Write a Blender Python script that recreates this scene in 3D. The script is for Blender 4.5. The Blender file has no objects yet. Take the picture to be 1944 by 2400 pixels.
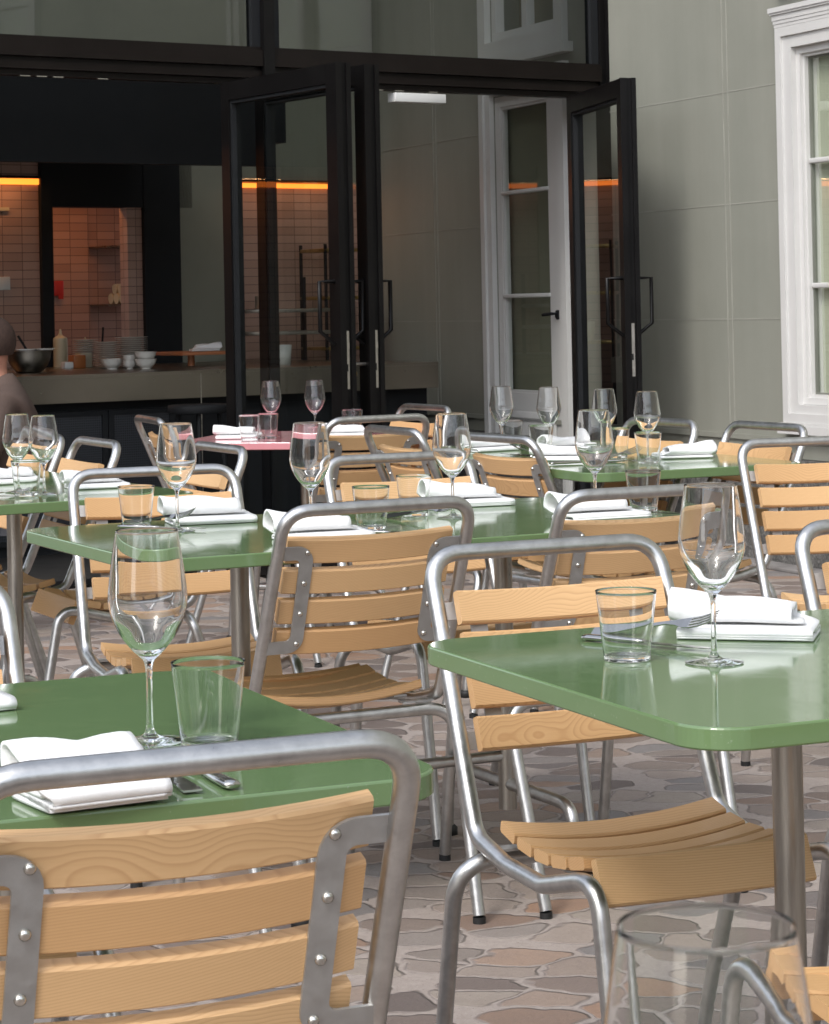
import bpy, bmesh, math, random
from mathutils import Vector, Matrix
R = math.radians
random.seed(7)
SC = bpy.context.scene
COL = SC.collection

# ------------------------------------------------------------------ mesh helpers
class MB:
    """collects shapes, then links them as ONE mesh object"""
    def __init__(s): s.v = []; s.f = []; s.sm = []
    def add(s, vs, fs, smooth=False):
        o = len(s.v); s.v += [tuple(v) for v in vs]
        s.f += [[i + o for i in f] for f in fs]; s.sm += [smooth] * len(fs); return s
    def box(s, x0, x1, y0, y1, z0, z1, bev=0.0):
        if bev <= 0:
            vs = [(x, y, z) for z in (z0, z1) for y in (y0, y1) for x in (x0, x1)]
            return s.add(vs, [(0, 2, 3, 1), (4, 5, 7, 6), (0, 1, 5, 4), (2, 6, 7, 3), (0, 4, 6, 2), (1, 3, 7, 5)])
        bm = bmesh.new()
        bmesh.ops.create_cube(bm, size=1)
        for v in bm.verts:
            v.co = ((x0 + x1) / 2 + v.co.x * (x1 - x0), (y0 + y1) / 2 + v.co.y * (y1 - y0), (z0 + z1) / 2 + v.co.z * (z1 - z0))
        bmesh.ops.bevel(bm, geom=bm.edges[:] , offset=bev, segments=2, affect='EDGES', profile=.5)
        bm.verts.index_update()
        s.add([v.co[:] for v in bm.verts], [[v.index for v in f.verts] for f in bm.faces], True); bm.free(); return s
    def tube(s, pts, r, n=12, caps=True):
        P = [Vector(p) for p in pts]; m = len(P)
        T = [((P[min(i + 1, m - 1)] - P[max(i - 1, 0)]).normalized()) for i in range(m)]
        a = Vector((0, 0, 1)) if abs(T[0].z) < .9 else Vector((1, 0, 0))
        u = T[0].cross(a).normalized(); vs = []
        for i in range(m):
            u = (u - T[i] * u.dot(T[i])).normalized(); w = T[i].cross(u)
            rr = r[i] if isinstance(r, (list, tuple)) else r
            for k in range(n):
                an = 2 * math.pi * k / n
                vs.append(P[i] + (u * math.cos(an) + w * math.sin(an)) * rr)
        fs = [(i * n + k, i * n + (k + 1) % n, (i + 1) * n + (k + 1) % n, (i + 1) * n + k) for i in range(m - 1) for k in range(n)]
        s.add(vs, fs, True)
        if caps:
            s.add([vs[k] for k in range(n)], [tuple(range(n))[::-1]]); s.add([vs[(m - 1) * n + k] for k in range(n)], [tuple(range(n))])
        return s
    def lathe(s, prof, n=40, c=(0, 0, 0)):
        vs = []; m = len(prof)
        for (r, z) in prof:
            for k in range(n):
                a = 2 * math.pi * k / n
                vs.append((c[0] + max(r, 1e-5) * math.cos(a), c[1] + max(r, 1e-5) * math.sin(a), c[2] + z))
        fs = [(i * n + k, i * n + (k + 1) % n, (i + 1) * n + (k + 1) % n, (i + 1) * n + k) for i in range(m - 1) for k in range(n)]
        return s.add(vs, fs, True)
    def cyl(s, x, y, z0, z1, r, n=20):
        return s.tube([(x, y, z0), (x, y, z1)], r, n)
    def prism(s, poly, o, ux, uy, h):
        """extrude a 2-D outline; o origin, ux/uy plane axes, h thickness vector"""
        o = Vector(o); ux = Vector(ux); uy = Vector(uy); h = Vector(h); n = len(poly)
        a = [o + ux * p[0] + uy * p[1] for p in poly]; b = [q + h for q in a]
        return s.add(a + b, [tuple(range(n))[::-1], tuple(range(n, 2 * n))] + [(i, (i + 1) % n, n + (i + 1) % n, n + i) for i in range(n)])
    def mesh(s, name, m):
        me = bpy.data.meshes.new(name); me.from_pydata(s.v, [], s.f)
        me.polygons.foreach_set('use_smooth', s.sm); me.materials.append(m)
        bm = bmesh.new(); bm.from_mesh(me); bmesh.ops.recalc_face_normals(bm, faces=bm.faces[:]); bm.to_mesh(me); bm.free()
        me.update(); return me
    def build(s, name, m, parent=None):
        o = bpy.data.objects.new(name, s.mesh(name, m)); COL.objects.link(o)
        if parent: o.parent = parent
        return o

def fillet(pts, rad, n=7):
    """polyline with rounded corners; rad per inner corner"""
    P = [Vector(p) for p in pts]; out = [P[0]]
    for i in range(1, len(P) - 1):
        r = rad[i - 1] if isinstance(rad, (list, tuple)) else rad
        a = (P[i - 1] - P[i]); b = (P[i + 1] - P[i]); la, lb = a.length, b.length; a.normalize(); b.normalize()
        th = a.angle(b); d = min(r / max(math.tan(th / 2), 1e-3), la * .49, lb * .49)
        p0 = P[i] + a * d; p1 = P[i] + b * d
        for k in range(n + 1):
            t = k / n; out.append(p0 * (1 - t) ** 2 + P[i] * 2 * t * (1 - t) + p1 * t * t)
    out.append(P[-1]); return out

def thing(name, label, cat, loc=(0, 0, 0), rz=0, group=None):
    o = bpy.data.objects.new(name, None); COL.objects.link(o); o.empty_display_size = .1
    o.location = loc; o.rotation_euler = (0, 0, rz); o['label'] = label; o['category'] = cat
    if group: o['group'] = group
    return o
def tag(o, label, cat, group=None):
    o['label'] = label; o['category'] = cat
    if group: o['group'] = group
    return o
def struct(o, kind='structure'): o['kind'] = kind; return o
def dup(src, loc, rz, label, group=None):
    r = src.copy(); COL.objects.link(r); r.location = loc; r.rotation_euler = (0, 0, rz); r['label'] = label
    if group: r['group'] = group
    for ch in list(src.children):
        c = ch.copy(); COL.objects.link(c); c.parent = r
        for g in ch.children:
            d = g.copy(); COL.objects.link(d); d.parent = c
    return r

# ------------------------------------------------------------------ materials
def mat(name):
    m = bpy.data.materials.new(name); m.use_nodes = True
    nt = m.node_tree; b = nt.nodes['Principled BSDF']; return m, nt, b
def N(nt, t, **kw):
    n = nt.nodes.new(t)
    for k, v in kw.items(): setattr(n, k, v)
    return n
def ramp(nt, fac, stops):
    r = N(nt, 'ShaderNodeValToRGB'); e = r.color_ramp.elements
    while len(e) < len(stops): e.new(.5)
    for k, (p, c) in enumerate(stops): e[k].position = p; e[k].color = (*c, 1)
    nt.links.new(fac, r.inputs[0]); return r.outputs[0]
def math_n(nt, op, a, b=None, c=None):
    n = N(nt, 'ShaderNodeMath', operation=op)
    for i, v in enumerate((a, b, c)):
        if v is None: continue
        if isinstance(v, (int, float)): n.inputs[i].default_value = v
        else: nt.links.new(v, n.inputs[i])
    return n.outputs[0]
def noise(nt, vec, scale, det=3, rough=.5, dist=0.0):
    n = N(nt, 'ShaderNodeTexNoise'); n.inputs['Scale'].default_value = scale; n.inputs['Detail'].default_value = det
    n.inputs['Roughness'].default_value = rough; n.inputs['Distortion'].default_value = dist
    if vec is not None: nt.links.new(vec, n.inputs['Vector'])
    return n
def mixc(nt, fac, a, b, mode='MIX'):
    n = N(nt, 'ShaderNodeMix', data_type='RGBA', blend_type=mode)
    for i, v in ((0, fac), (6, a), (7, b)):
        if isinstance(v, (int, float)): n.inputs[i].default_value = v
        elif isinstance(v, tuple): n.inputs[i].default_value = (*v, 1)
        else: nt.links.new(v, n.inputs[i])
    return n.outputs[2]
def bump(nt, b, h, strength, dist=.002):
    n = N(nt, 'ShaderNodeBump'); n.inputs['Strength'].default_value = strength; n.inputs['Distance'].default_value = dist
    nt.links.new(h, n.inputs['Height']); nt.links.new(n.outputs[0], b.inputs['Normal'])
def objvec(nt, rnd=True, scale=(1, 1, 1)):
    tc = N(nt, 'ShaderNodeTexCoord'); mp = N(nt, 'ShaderNodeMapping'); mp.inputs['Scale'].default_value = scale
    nt.links.new(tc.outputs['Object'], mp.inputs['Vector'])
    if rnd:
        oi = N(nt, 'ShaderNodeObjectInfo'); mu = N(nt, 'ShaderNodeVectorMath', operation='SCALE')
        mu.inputs[0].default_value = (17.3, 9.1, 23.7); nt.links.new(oi.outputs['Random'], mu.inputs['Scale'])
        nt.links.new(mu.outputs[0], mp.inputs['Location'])
    return mp.outputs[0]

def plain(name, col, rough=.5, metal=0, spec=.5, var=.12, vs=6, bumpk=0, coat=0):
    m, nt, b = mat(name)
    v = objvec(nt)
    n = noise(nt, v, vs, 4, .6)
    d = tuple(c * (1 - var) for c in col); l = tuple(min(1, c * (1 + var)) for c in col)
    nt.links.new(ramp(nt, n.outputs[0], [(.3, d), (.7, l)]), b.inputs['Base Color'])
    rr = math_n(nt, 'MULTIPLY_ADD', n.outputs[0], rough * .5, rough * .75)
    nt.links.new(rr, b.inputs['Roughness']); b.inputs['Metallic'].default_value = metal
    b.inputs['Specular IOR Level'].default_value = spec; b.inputs['Coat Weight'].default_value = coat
    if bumpk:
        n2 = noise(nt, v, vs * 12, 4, .6); bump(nt, b, n2.outputs[0], bumpk)
    return m

def wood_mat():
    m, nt, b = mat('ash_wood')
    tc = N(nt, 'ShaderNodeTexCoord'); oi = N(nt, 'ShaderNodeObjectInfo')
    sep = N(nt, 'ShaderNodeSeparateXYZ'); nt.links.new(tc.outputs['Object'], sep.inputs[0])
    rnd = oi.outputs['Random']
    # random shift of the log round the slat
    x = sep.outputs[0]
    ry = math_n(nt, 'MULTIPLY_ADD', math_n(nt, 'FRACT', math_n(nt, 'MULTIPLY', rnd, 37.7)), .16, -.03)
    rz = math_n(nt, 'MULTIPLY_ADD', math_n(nt, 'FRACT', math_n(nt, 'MULTIPLY', rnd, 91.3)), .5, -.9)
    tilt = math_n(nt, 'MULTIPLY_ADD', math_n(nt, 'FRACT', math_n(nt, 'MULTIPLY', rnd, 53.1)), .5, -.25)
    cv = N(nt, 'ShaderNodeCombineXYZ')
    nt.links.new(math_n(nt, 'MULTIPLY', x, 3.0), cv.inputs[0]); nt.links.new(math_n(nt, 'ADD', sep.outputs[1], math_n(nt, 'MULTIPLY', rnd, 30.)), cv.inputs[1]); nt.links.new(math_n(nt, 'MULTIPLY', sep.outputs[2], 3.), cv.inputs[2])
    n1 = noise(nt, cv.outputs[0], 1.6, 2, .5)
    wob = math_n(nt, 'MULTIPLY_ADD', n1.outputs[0], .085, -.0425)
    yy = math_n(nt, 'ADD', math_n(nt, 'ADD', sep.outputs[1], ry), wob)
    zz = math_n(nt, 'ADD', math_n(nt, 'ADD', sep.outputs[2], rz), math_n(nt, 'MULTIPLY', x, tilt))
    zz = math_n(nt, 'ADD', zz, math_n(nt, 'MULTIPLY', wob, .6))
    rr = math_n(nt, 'SQRT', math_n(nt, 'ADD', math_n(nt, 'MULTIPLY', yy, yy), math_n(nt, 'MULTIPLY', zz, zz)))
    ph = math_n(nt, 'FRACT', math_n(nt, 'MULTIPLY', rr, 300.))
    band = ramp(nt, ph, [(0, (0, 0, 0)), (.55, (.25, .25, .25)), (.86, (.95, .95, .95)), (1, (.1, .1, .1))])
    fv = N(nt, 'ShaderNodeCombineXYZ')
    nt.links.new(math_n(nt, 'MULTIPLY', x, 9.), fv.inputs[0]); nt.links.new(math_n(nt, 'MULTIPLY', sep.outputs[1], 300.), fv.inputs[1]); nt.links.new(math_n(nt, 'MULTIPLY', sep.outputs[2], 300.), fv.inputs[2])
    fib = noise(nt, fv.outputs[0], 1.0, 3, .6)
    base = mixc(nt, math_n(nt, 'FRACT', math_n(nt, 'MULTIPLY', rnd, 7.7)), (.735, .50, .265), (.67, .415, .20))
    dark = mixc(nt, .8, base, (.45, .25, .11))
    c1 = mixc(nt, math_n(nt, 'MULTIPLY', band, .78), base, dark)
    c2 = mixc(nt, math_n(nt, 'MULTIPLY', fib.outputs[0], .4), c1, (.50, .285, .12))
    big = noise(nt, cv.outputs[0], .9, 3, .55)
    c3 = mixc(nt, math_n(nt, 'MULTIPLY', big.outputs[0], .3), c2, (.6, .34, .16))
    tone = ramp(nt, math_n(nt, 'FRACT', math_n(nt, 'MULTIPLY', rnd, 19.3)), [(0, (.86, .82, .78)), (.5, (.97, .96, .95)), (1, (1.0, 1.0, 1.0))])
    c3 = mixc(nt, 1.0, c3, tone, 'MULTIPLY')
    nt.links.new(c3, b.inputs['Base Color'])
    nt.links.new(math_n(nt, 'MULTIPLY_ADD', fib.outputs[0], .2, .36), b.inputs['Roughness'])
    b.inputs['Specular IOR Level'].default_value = .4
    bump(nt, b, math_n(nt, 'ADD', fib.outputs[0], math_n(nt, 'MULTIPLY', ph, -.4)), .16, .0008)
    return m

def metal_mat(name, col, rough, streak=(6, 6, 6), var=.25, bumpk=.04, spot=None):
    m, nt, b = mat(name); v = objvec(nt, True, streak)
    n = noise(nt, v, 5, 5, .62); n2 = noise(nt, v, 40, 3, .6)
    nt.links.new(ramp(nt, n.outputs[0], [(.25, tuple(c * (1 - var) for c in col)), (.7, tuple(min(1, c * (1 + var * .5)) for c in col))]), b.inputs['Base Color'])
    b.inputs['Metallic'].default_value = 1
    nt.links.new(math_n(nt, 'ADD', math_n(nt, 'MULTIPLY_ADD', n.outputs[0], rough * .7, rough * .5), math_n(nt, 'MULTIPLY', n2.outputs[0], rough * .35)), b.inputs['Roughness'])
    if bumpk: bump(nt, b, n2.outputs[0], bumpk, .001)
    return m

def lacquer(name, col):
    m, nt, b = mat(name); v = objvec(nt)
    n = noise(nt, v, 3, 4, .6); n2 = noise(nt, v, 260, 2, .5)
    cc = ramp(nt, n.outputs[0], [(.3, tuple(c * .93 for c in col)), (.7, tuple(c * 1.06 for c in col))])
    du = noise(nt, v, 190, 3, .65); dk = ramp(nt, du.outputs[0], [(.66, (0, 0, 0)), (.74, (1, 1, 1))])
    cc = mixc(nt, math_n(nt, 'MULTIPLY', dk, .30), cc, (.42, .45, .38))
    nt.links.new(cc, b.inputs['Base Color'])
    sm = noise(nt, v, 9, 5, .7, 1.5); smr = ramp(nt, sm.outputs[0], [(.45, (0, 0, 0)), (.75, (1, 1, 1))])
    nt.links.new(math_n(nt, 'ADD', math_n(nt, 'MULTIPLY_ADD', n.outputs[0], .05, .04), math_n(nt, 'MULTIPLY', smr, .07)), b.inputs['Roughness'])
    b.inputs['Specular IOR Level'].default_value = .55; bump(nt, b, n2.outputs[0], .02, .0006)
    return m

def glass_mat(name, tint=(1, 1, 1), ior=1.47):
    m, nt, b = mat(name)
    b.inputs['Base Color'].default_value = (*tint, 1); b.inputs['Transmission Weight'].default_value = 1
    b.inputs['Roughness'].default_value = .0; b.inputs['IOR'].default_value = ior; b.inputs['Specular IOR Level'].default_value = .9; return m

def pane_mat(name, tint=(.93, .96, .94), r0=1.5, gain=1.15):
    m, nt, b = mat(name); nt.nodes.remove(b)
    out = nt.nodes['Material Output']; tr = N(nt, 'ShaderNodeBsdfTransparent'); gl = N(nt, 'ShaderNodeBsdfGlossy')
    tr.inputs[0].default_value = (*tint, 1); gl.inputs['Roughness'].default_value = .0
    fr = N(nt, 'ShaderNodeFresnel'); fr.inputs[0].default_value = r0
    v = objvec(nt); n = noise(nt, v, 1.3, 1, .4); bp = N(nt, 'ShaderNodeBump'); bp.inputs['Strength'].default_value = .03; bp.inputs['Distance'].default_value = .02
    nt.links.new(n.outputs[0], bp.inputs['Height']); nt.links.new(bp.outputs[0], gl.inputs['Normal'])
    k = math_n(nt, 'MINIMUM', math_n(nt, 'MULTIPLY', fr.outputs[0], gain), 1.0)
    mx = N(nt, 'ShaderNodeMixShader'); nt.links.new(k, mx.inputs[0]); nt.links.new(tr.outputs[0], mx.inputs[1]); nt.links.new(gl.outputs[0], mx.inputs[2])
    nt.links.new(mx.outputs[0], out.inputs[0]); return m

def paving_mat():
    m, nt, b = mat('river_stone_paving')
    tc = N(nt, 'ShaderNodeTexCoord'); v0 = tc.outputs['Object']
    mp = N(nt, 'ShaderNodeMapping'); mp.inputs['Rotation'].default_value = (0, 0, R(-4)); mp.inputs['Scale'].default_value = (6.0, 8.4, 1)
    nt.links.new(v0, mp.inputs['Vector'])
    nn = noise(nt, v0, 5.5, 3, .6); nd = N(nt, 'ShaderNodeVectorMath', operation='SUBTRACT'); nd.inputs[1].default_value = (.5, .5, .5)
    nt.links.new(nn.outputs['Color'], nd.inputs[0]); ns = N(nt, 'ShaderNodeVectorMath', operation='SCALE'); ns.inputs['Scale'].default_value = .85
    nt.links.new(nd.outputs[0], ns.inputs[0]); va = N(nt, 'ShaderNodeVectorMath', operation='ADD')
    nt.links.new(mp.outputs[0], va.inputs[0]); nt.links.new(ns.outputs[0], va.inputs[1])
    flat = N(nt, 'ShaderNodeVectorMath', operation='MULTIPLY'); flat.inputs[1].default_value = (1, 1, 0); nt.links.new(va.outputs[0], flat.inputs[0])
    ve = N(nt, 'ShaderNodeTexVoronoi', feature='DISTANCE_TO_EDGE', voronoi_dimensions='2D'); vc = N(nt, 'ShaderNodeTexVoronoi', feature='F1', voronoi_dimensions='2D')
    for q in (ve, vc):
        nt.links.new(flat.outputs[0], q.inputs['Vector']); q.inputs['Scale'].default_value = 1; q.inputs['Randomness'].default_value = .95
    sc = N(nt, 'ShaderNodeSeparateColor'); nt.links.new(vc.outputs['Color'], sc.inputs[0])
    # stone extent: inset from the cell edge, and rounded by the distance from its middle
    lim = math_n(nt, 'MULTIPLY_ADD', sc.outputs[2], .22, .50)
    rr = math_n(nt, 'MAXIMUM', math_n(nt, 'SUBTRACT', lim, vc.outputs['Distance']), 0.0); ee = ve.outputs['Distance']
    hm = math_n(nt, 'DIVIDE', math_n(nt, 'MULTIPLY', ee, rr), math_n(nt, 'ADD', math_n(nt, 'ADD', ee, rr), .0005))
    h = math_n(nt, 'SUBTRACT', hm, math_n(nt, 'MULTIPLY_ADD', sc.outputs[1], .026, .020))
    mr = N(nt, 'ShaderNodeMapRange', interpolation_type='SMOOTHSTEP'); mr.inputs['From Min'].default_value = -.012; mr.inputs['From Max'].default_value = .022
    nt.links.new(h, mr.inputs['Value']); mask = mr.outputs[0]
    cols = [(0, (.26, .20, .160)), (.10, (.10, .087, .078)), (.22, (.34, .268, .215)), (.36, (.45, .38, .32)), (.46, (.18, .138, .108)), (.55, (.46, .275, .165)), (.64, (.38, .305, .245)), (.78, (.27, .275, .27)), (.87, (.13, .116, .108)), (1, (.47, .41, .34))]
    st = ramp(nt, sc.outputs[0], cols)
    fine = noise(nt, v0, 60, 5, .65); med = noise(nt, v0, 14, 4, .6); big = noise(nt, v0, .7, 3, .55)
    st2 = mixc(nt, math_n(nt, 'MULTIPLY', fine.outputs[0], .45), st, (.25, .205, .195))
    st3 = mixc(nt, math_n(nt, 'MULTIPLY', med.outputs[0], .5), st2, (.16, .125, .12))
    mo = ramp(nt, fine.outputs[0], [(.3, (.33, .28, .25)), (.7, (.45, .395, .36))])
    mo2 = mixc(nt, math_n(nt, 'MULTIPLY', med.outputs[0], .35), mo, (.30, .25, .23))
    c = mixc(nt, mask, mo2, st3)
    q = math_n(nt, 'MULTIPLY', math_n(nt, 'ADD', h, .004), 55.); q = math_n(nt, 'MULTIPLY', q, q)
    edge_shade = math_n(nt, 'MULTIPLY', math_n(nt, 'MAXIMUM', math_n(nt, 'SUBTRACT', 1.0, q), 0.0), math_n(nt, 'MULTIPLY', med.outputs[0], .75))  # occlusion shade along the stone edges, put into the colour
    c = mixc(nt, edge_shade, c, (.10, .082, .075))
    pit = noise(nt, v0, 150, 2, .6); pk = ramp(nt, pit.outputs[0], [(.62, (0, 0, 0)), (.70, (1, 1, 1))])
    c = mixc(nt, math_n(nt, 'MULTIPLY', pk, .5), c, (.12, .10, .09))
    dirt = ramp(nt, big.outputs[0], [(.35, (.80, .78, .76)), (.65, (1, 1, 1))])
    nt.links.new(mixc(nt, 1.0, c, dirt, 'MULTIPLY'), b.inputs['Base Color'])
    nt.links.new(math_n(nt, 'MULTIPLY_ADD', fine.outputs[0], .25, .5), b.inputs['Roughness'])
    hh = math_n(nt, 'ADD', math_n(nt, 'MULTIPLY', mask, 1.0), math_n(nt, 'MULTIPLY', fine.outputs[0], .35))
    bump(nt, b, hh, .8, .007); return m

def wall_mat(name, c1, c2):
    m, nt, b = mat(name); v = objvec(nt, False)
    n = noise(nt, v, 1.1, 5, .6); n2 = noise(nt, v, 220, 3, .6)
    mp = N(nt, 'ShaderNodeMapping'); mp.inputs['Scale'].default_value = (5, 5, .35); nt.links.new(v, mp.inputs[0]); n3 = noise(nt, mp.outputs[0], 1, 4, .6)
    k = math_n(nt, 'ADD', math_n(nt, 'MULTIPLY', n.outputs[0], .6), math_n(nt, 'MULTIPLY', n3.outputs[0], .4))
    n4 = noise(nt, v, 30, 3, .6)
    c = ramp(nt, k, [(.36, c1), (.64, c2)])
    c = mixc(nt, math_n(nt, 'MULTIPLY', n4.outputs[0], .12), c, tuple(x * .8 for x in c1))
    nt.links.new(c, b.inputs['Base Color'])
    b.inputs['Roughness'].default_value = .62; b.inputs['Specular IOR Level'].default_value = .35
    bump(nt, b, n2.outputs[0], .10, .001); return m

def tile_mat():
    m, nt, b = mat('pink_wall_tile'); tc = N(nt, 'ShaderNodeTexCoord'); sep = N(nt, 'ShaderNodeSeparateXYZ'); nt.links.new(tc.outputs['Object'], sep.inputs[0])
    u = math_n(nt, 'DIVIDE', math_n(nt, 'ADD', sep.outputs[0], sep.outputs[1]), .122); w = math_n(nt, 'DIVIDE', sep.outputs[2], .0505)
    fu = math_n(nt, 'FRACT', u); fw = math_n(nt, 'FRACT', w)
    gu = math_n(nt, 'MINIMUM', fu, math_n(nt, 'SUBTRACT', 1, fu)); gw = math_n(nt, 'MINIMUM', fw, math_n(nt, 'SUBTRACT', 1, fw))
    d = math_n(nt, 'MINIMUM', math_n(nt, 'MULTIPLY', gu, .122), math_n(nt, 'MULTIPLY', gw, .0505))
    mk = math_n(nt, 'GREATER_THAN', d, .0019)
    cb = N(nt, 'ShaderNodeCombineXYZ'); nt.links.new(math_n(nt, 'FLOOR', u), cb.inputs[0]); nt.links.new(math_n(nt, 'FLOOR', w), cb.inputs[1])
    wn = N(nt, 'ShaderNodeTexWhiteNoise', noise_dimensions='2D'); nt.links.new(cb.outputs[0], wn.inputs['Vector'])
    col = ramp(nt, wn.outputs['Value'], [(0, (.33, .20, .155)), (1, (.42, .27, .215))])
    nt.links.new(mixc(nt, mk, (.12, .07, .055), col), b.inputs['Base Color'])
    b.inputs['Roughness'].default_value = .3; bump(nt, b, mk, .4, .003); return m

def perf_mat():
    m, nt, b = mat('perforated_black_metal'); tc = N(nt, 'ShaderNodeTexCoord'); sep = N(nt, 'ShaderNodeSeparateXYZ'); nt.links.new(tc.outputs['Object'], sep.inputs[0])
    a = math_n(nt, 'MULTIPLY', math_n(nt, 'ADD', sep.outputs[0], sep.outputs[2]), 260.); c = math_n(nt, 'MULTIPLY', math_n(nt, 'SUBTRACT', sep.outputs[0], sep.outputs[2]), 260.)
    s = math_n(nt, 'MULTIPLY', math_n(nt, 'SINE', a), math_n(nt, 'SINE', c)); k = math_n(nt, 'GREATER_THAN', s, .18)
    nt.links.new(mixc(nt, k, (.028, .032, .040), (.0015, .0015, .0015)), b.inputs['Base Color']); b.inputs['Roughness'].default_value = .45; return m

def granite_mat():
    m, nt, b = mat('dark_granite'); v = objvec(nt, False)
    n = noise(nt, v, 95, 4, .75); n2 = noise(nt, v, 22, 4, .6)
    nt.links.new(ramp(nt, math_n(nt, 'ADD', math_n(nt, 'MULTIPLY', n.outputs[0], .65), math_n(nt, 'MULTIPLY', n2.outputs[0], .35)), [(.36, (.03, .03, .03)), (.5, (.10, .097, .09)), (.64, (.26, .25, .235))]), b.inputs['Base Color'])
    b.inputs['Roughness'].default_value = .7; bump(nt, b, n2.outputs[0], .7, .012); return m

def cloth_mat():
    m, nt, b = mat('white_linen'); v = objvec(nt); n = noise(nt, v, 420, 2, .5); n2 = noise(nt, v, 16, 4, .6)
    b.inputs['Base Color'].default_value = (.77, .77, .765, 1); b.inputs['Roughness'].default_value = .85; b.inputs['Specular IOR Level'].default_value = .2
    bump(nt, b, math_n(nt, 'ADD', math_n(nt, 'MULTIPLY', n.outputs[0], .12), n2.outputs[0]), .35, .006); return m

def emit_mat(name, col, s):
    m, nt, b = mat(name); b.inputs['Base Color'].default_value = (.1, .1, .1, 1)
    b.inputs['Emission Color'].default_value = (*col, 1); b.inputs['Emission Strength'].default_value = s; return m

M = dict(
    wood=wood_mat(),
    galv=metal_mat('galvanised_steel', (.56, .555, .54), .34, (9, 9, 9), .2, .12),
    bracket=metal_mat('zinc_plate', (.50, .495, .48), .6, (8, 8, 8), .15, .03),
    screw=metal_mat('screw_steel', (.62, .60, .55), .22, (30, 30, 30), .2, 0),
    column=metal_mat('table_column_steel', (.40, .375, .335), .34, (14, 14, 1.2), .35, .04),
    rubber=plain('black_rubber', (.012, .012, .012), .6),
    green=lacquer('green_lacquer', (.130, .205, .090)),
    pink=lacquer('pink_lacquer', (.56, .23, .25)),
    glass=glass_mat('clear_glass', (1, 1, 1), 1.42), tumbler=glass_mat('tumbler_glass', (.996, 1, .998), 1.38),
    pane=pane_mat('door_pane'), winpane=pane_mat('window_pane', (.95, .98, .95), 1.45, .22), innerpane=pane_mat('inner_door_pane', (.9, .93, .9), 1.45, .10),
    cloth=cloth_mat(), cutlery=metal_mat('polished_cutlery', (.50, .485, .46), .10, (9, 9, 9), .1, 0),
    paving=paving_mat(), wall=wall_mat('greygreen_sandstone', (.232, .235, .198), (.282, .280, .238)),
    joint=plain('pale_mortar', (.292, .288, .248), .7), granite=granite_mat(),
    whitep=plain('white_window_paint', (.575, .565, .545), .42, 0, .5, .03, 4, .03), gasket=plain('grey_gasket', (.16, .165, .14), .6),
    blackm=plain('black_painted_steel', (.006, .0055, .0055), .32, 0, .16, .2, 5, .02), dark=plain('matt_black', (.008, .009, .0105), .7, 0, .3),
    brownb=plain('bronze_black_steel', (.009, .0065, .0055), .36, 0, .16, .2, 5, .02), lock=metal_mat('lock_steel', (.55, .52, .47), .35, (10, 10, 10), .2, 0),
    tile=tile_mat(), perf=perf_mat(), steel=metal_mat('counter_steel', (.26, .232, .195), .30, (.5, .5, .5), .12, 0),
    olive=plain('olive_plaster', (.20, .198, .155), .7, 0, .3, .08, 2, .05), ceram=plain('white_ceramic', (.62, .61, .57), .25, 0, .5, .04),
    curtain=plain('pale_green_blind', (.41, .42, .33), .9, 0, .1, .05, 2), curtain2=plain('olive_blind', (.18, .175, .13), .9, 0, .1, .08, 2),
    kerb=plain('grey_kerb_stone', (.22, .205, .195), .75, 0, .3, .15, 12, .2), floor=plain('dark_interior_floor', (.03, .028, .026), .45),
    skin=plain('skin', (.36, .17, .115), .5, 0, .4, .08, 20), shirt=plain('brown_shirt', (.085, .060, .050), .85, 0, .2, .2, 7, .6), hair=plain('short_brown_hair', (.045, .028, .022), .8, 0, .2, .25, 90, .3), trouser=plain('dark_trousers', (.03, .03, .035), .85),
    led=emit_mat('warm_led', (1, .21, .018), 1.1), brass=metal_mat('brass', (.52, .36, .14), .3), red=plain('red_plastic', (.38, .02, .015), .4), cream=plain('cream_plastic', (.50, .44, .30), .45), orange=plain('orange_wood', (.42, .15, .06), .5),
    whitepl=plain('white_plastic', (.62, .62, .60), .4, 0, .5, .03), roofm=plain('roof_tiles', (.18, .11, .08), .8), facade=plain('pale_render', (.52, .50, .46), .8, 0, .3, .06, 1), darkwin=plain('dark_window', (.02, .022, .025), .08),
    sauce=plain('orange_sauce', (.38, .13, .04), .4), bowlm=metal_mat('mixing_bowl_steel', (.30, .28, .25), .35), frost=plain('frosted_plastic', (.42, .38, .28), .5))

# ------------------------------------------------------------------ camera (fitted to the photograph), world, sun
H = 1.203
cd = bpy.data.cameras.new('camera'); cam = bpy.data.objects.new('camera', cd); COL.objects.link(cam); SC.camera = cam
cd.sensor_fit = 'VERTICAL'; cd.sensor_height = 24; cd.lens = 5620 / 2400 * 24; cd.shift_y = -(1200 - 636) / 2400
cd.clip_start = .05; cd.clip_end = 500
pitch = R(.87); roll = R(-1.16)
fw = Vector((0, math.cos(pitch), math.sin(pitch))); up = Vector((0, -math.sin(pitch), math.cos(pitch))); rt = Vector((1, 0, 0))
cr, sr = math.cos(roll), math.sin(roll)
r2 = rt * cr + up * sr; u2 = up * cr - rt * sr
cam.matrix_world = Matrix(((r2.x, u2.x, -fw.x, 0), (r2.y, u2.y, -fw.y, 0), (r2.z, u2.z, -fw.z, H), (0, 0, 0, 1)))
cd.dof.use_dof = True; cd.dof.focus_distance = 3.9; cd.dof.aperture_fstop = cd.lens / 2.0

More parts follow.
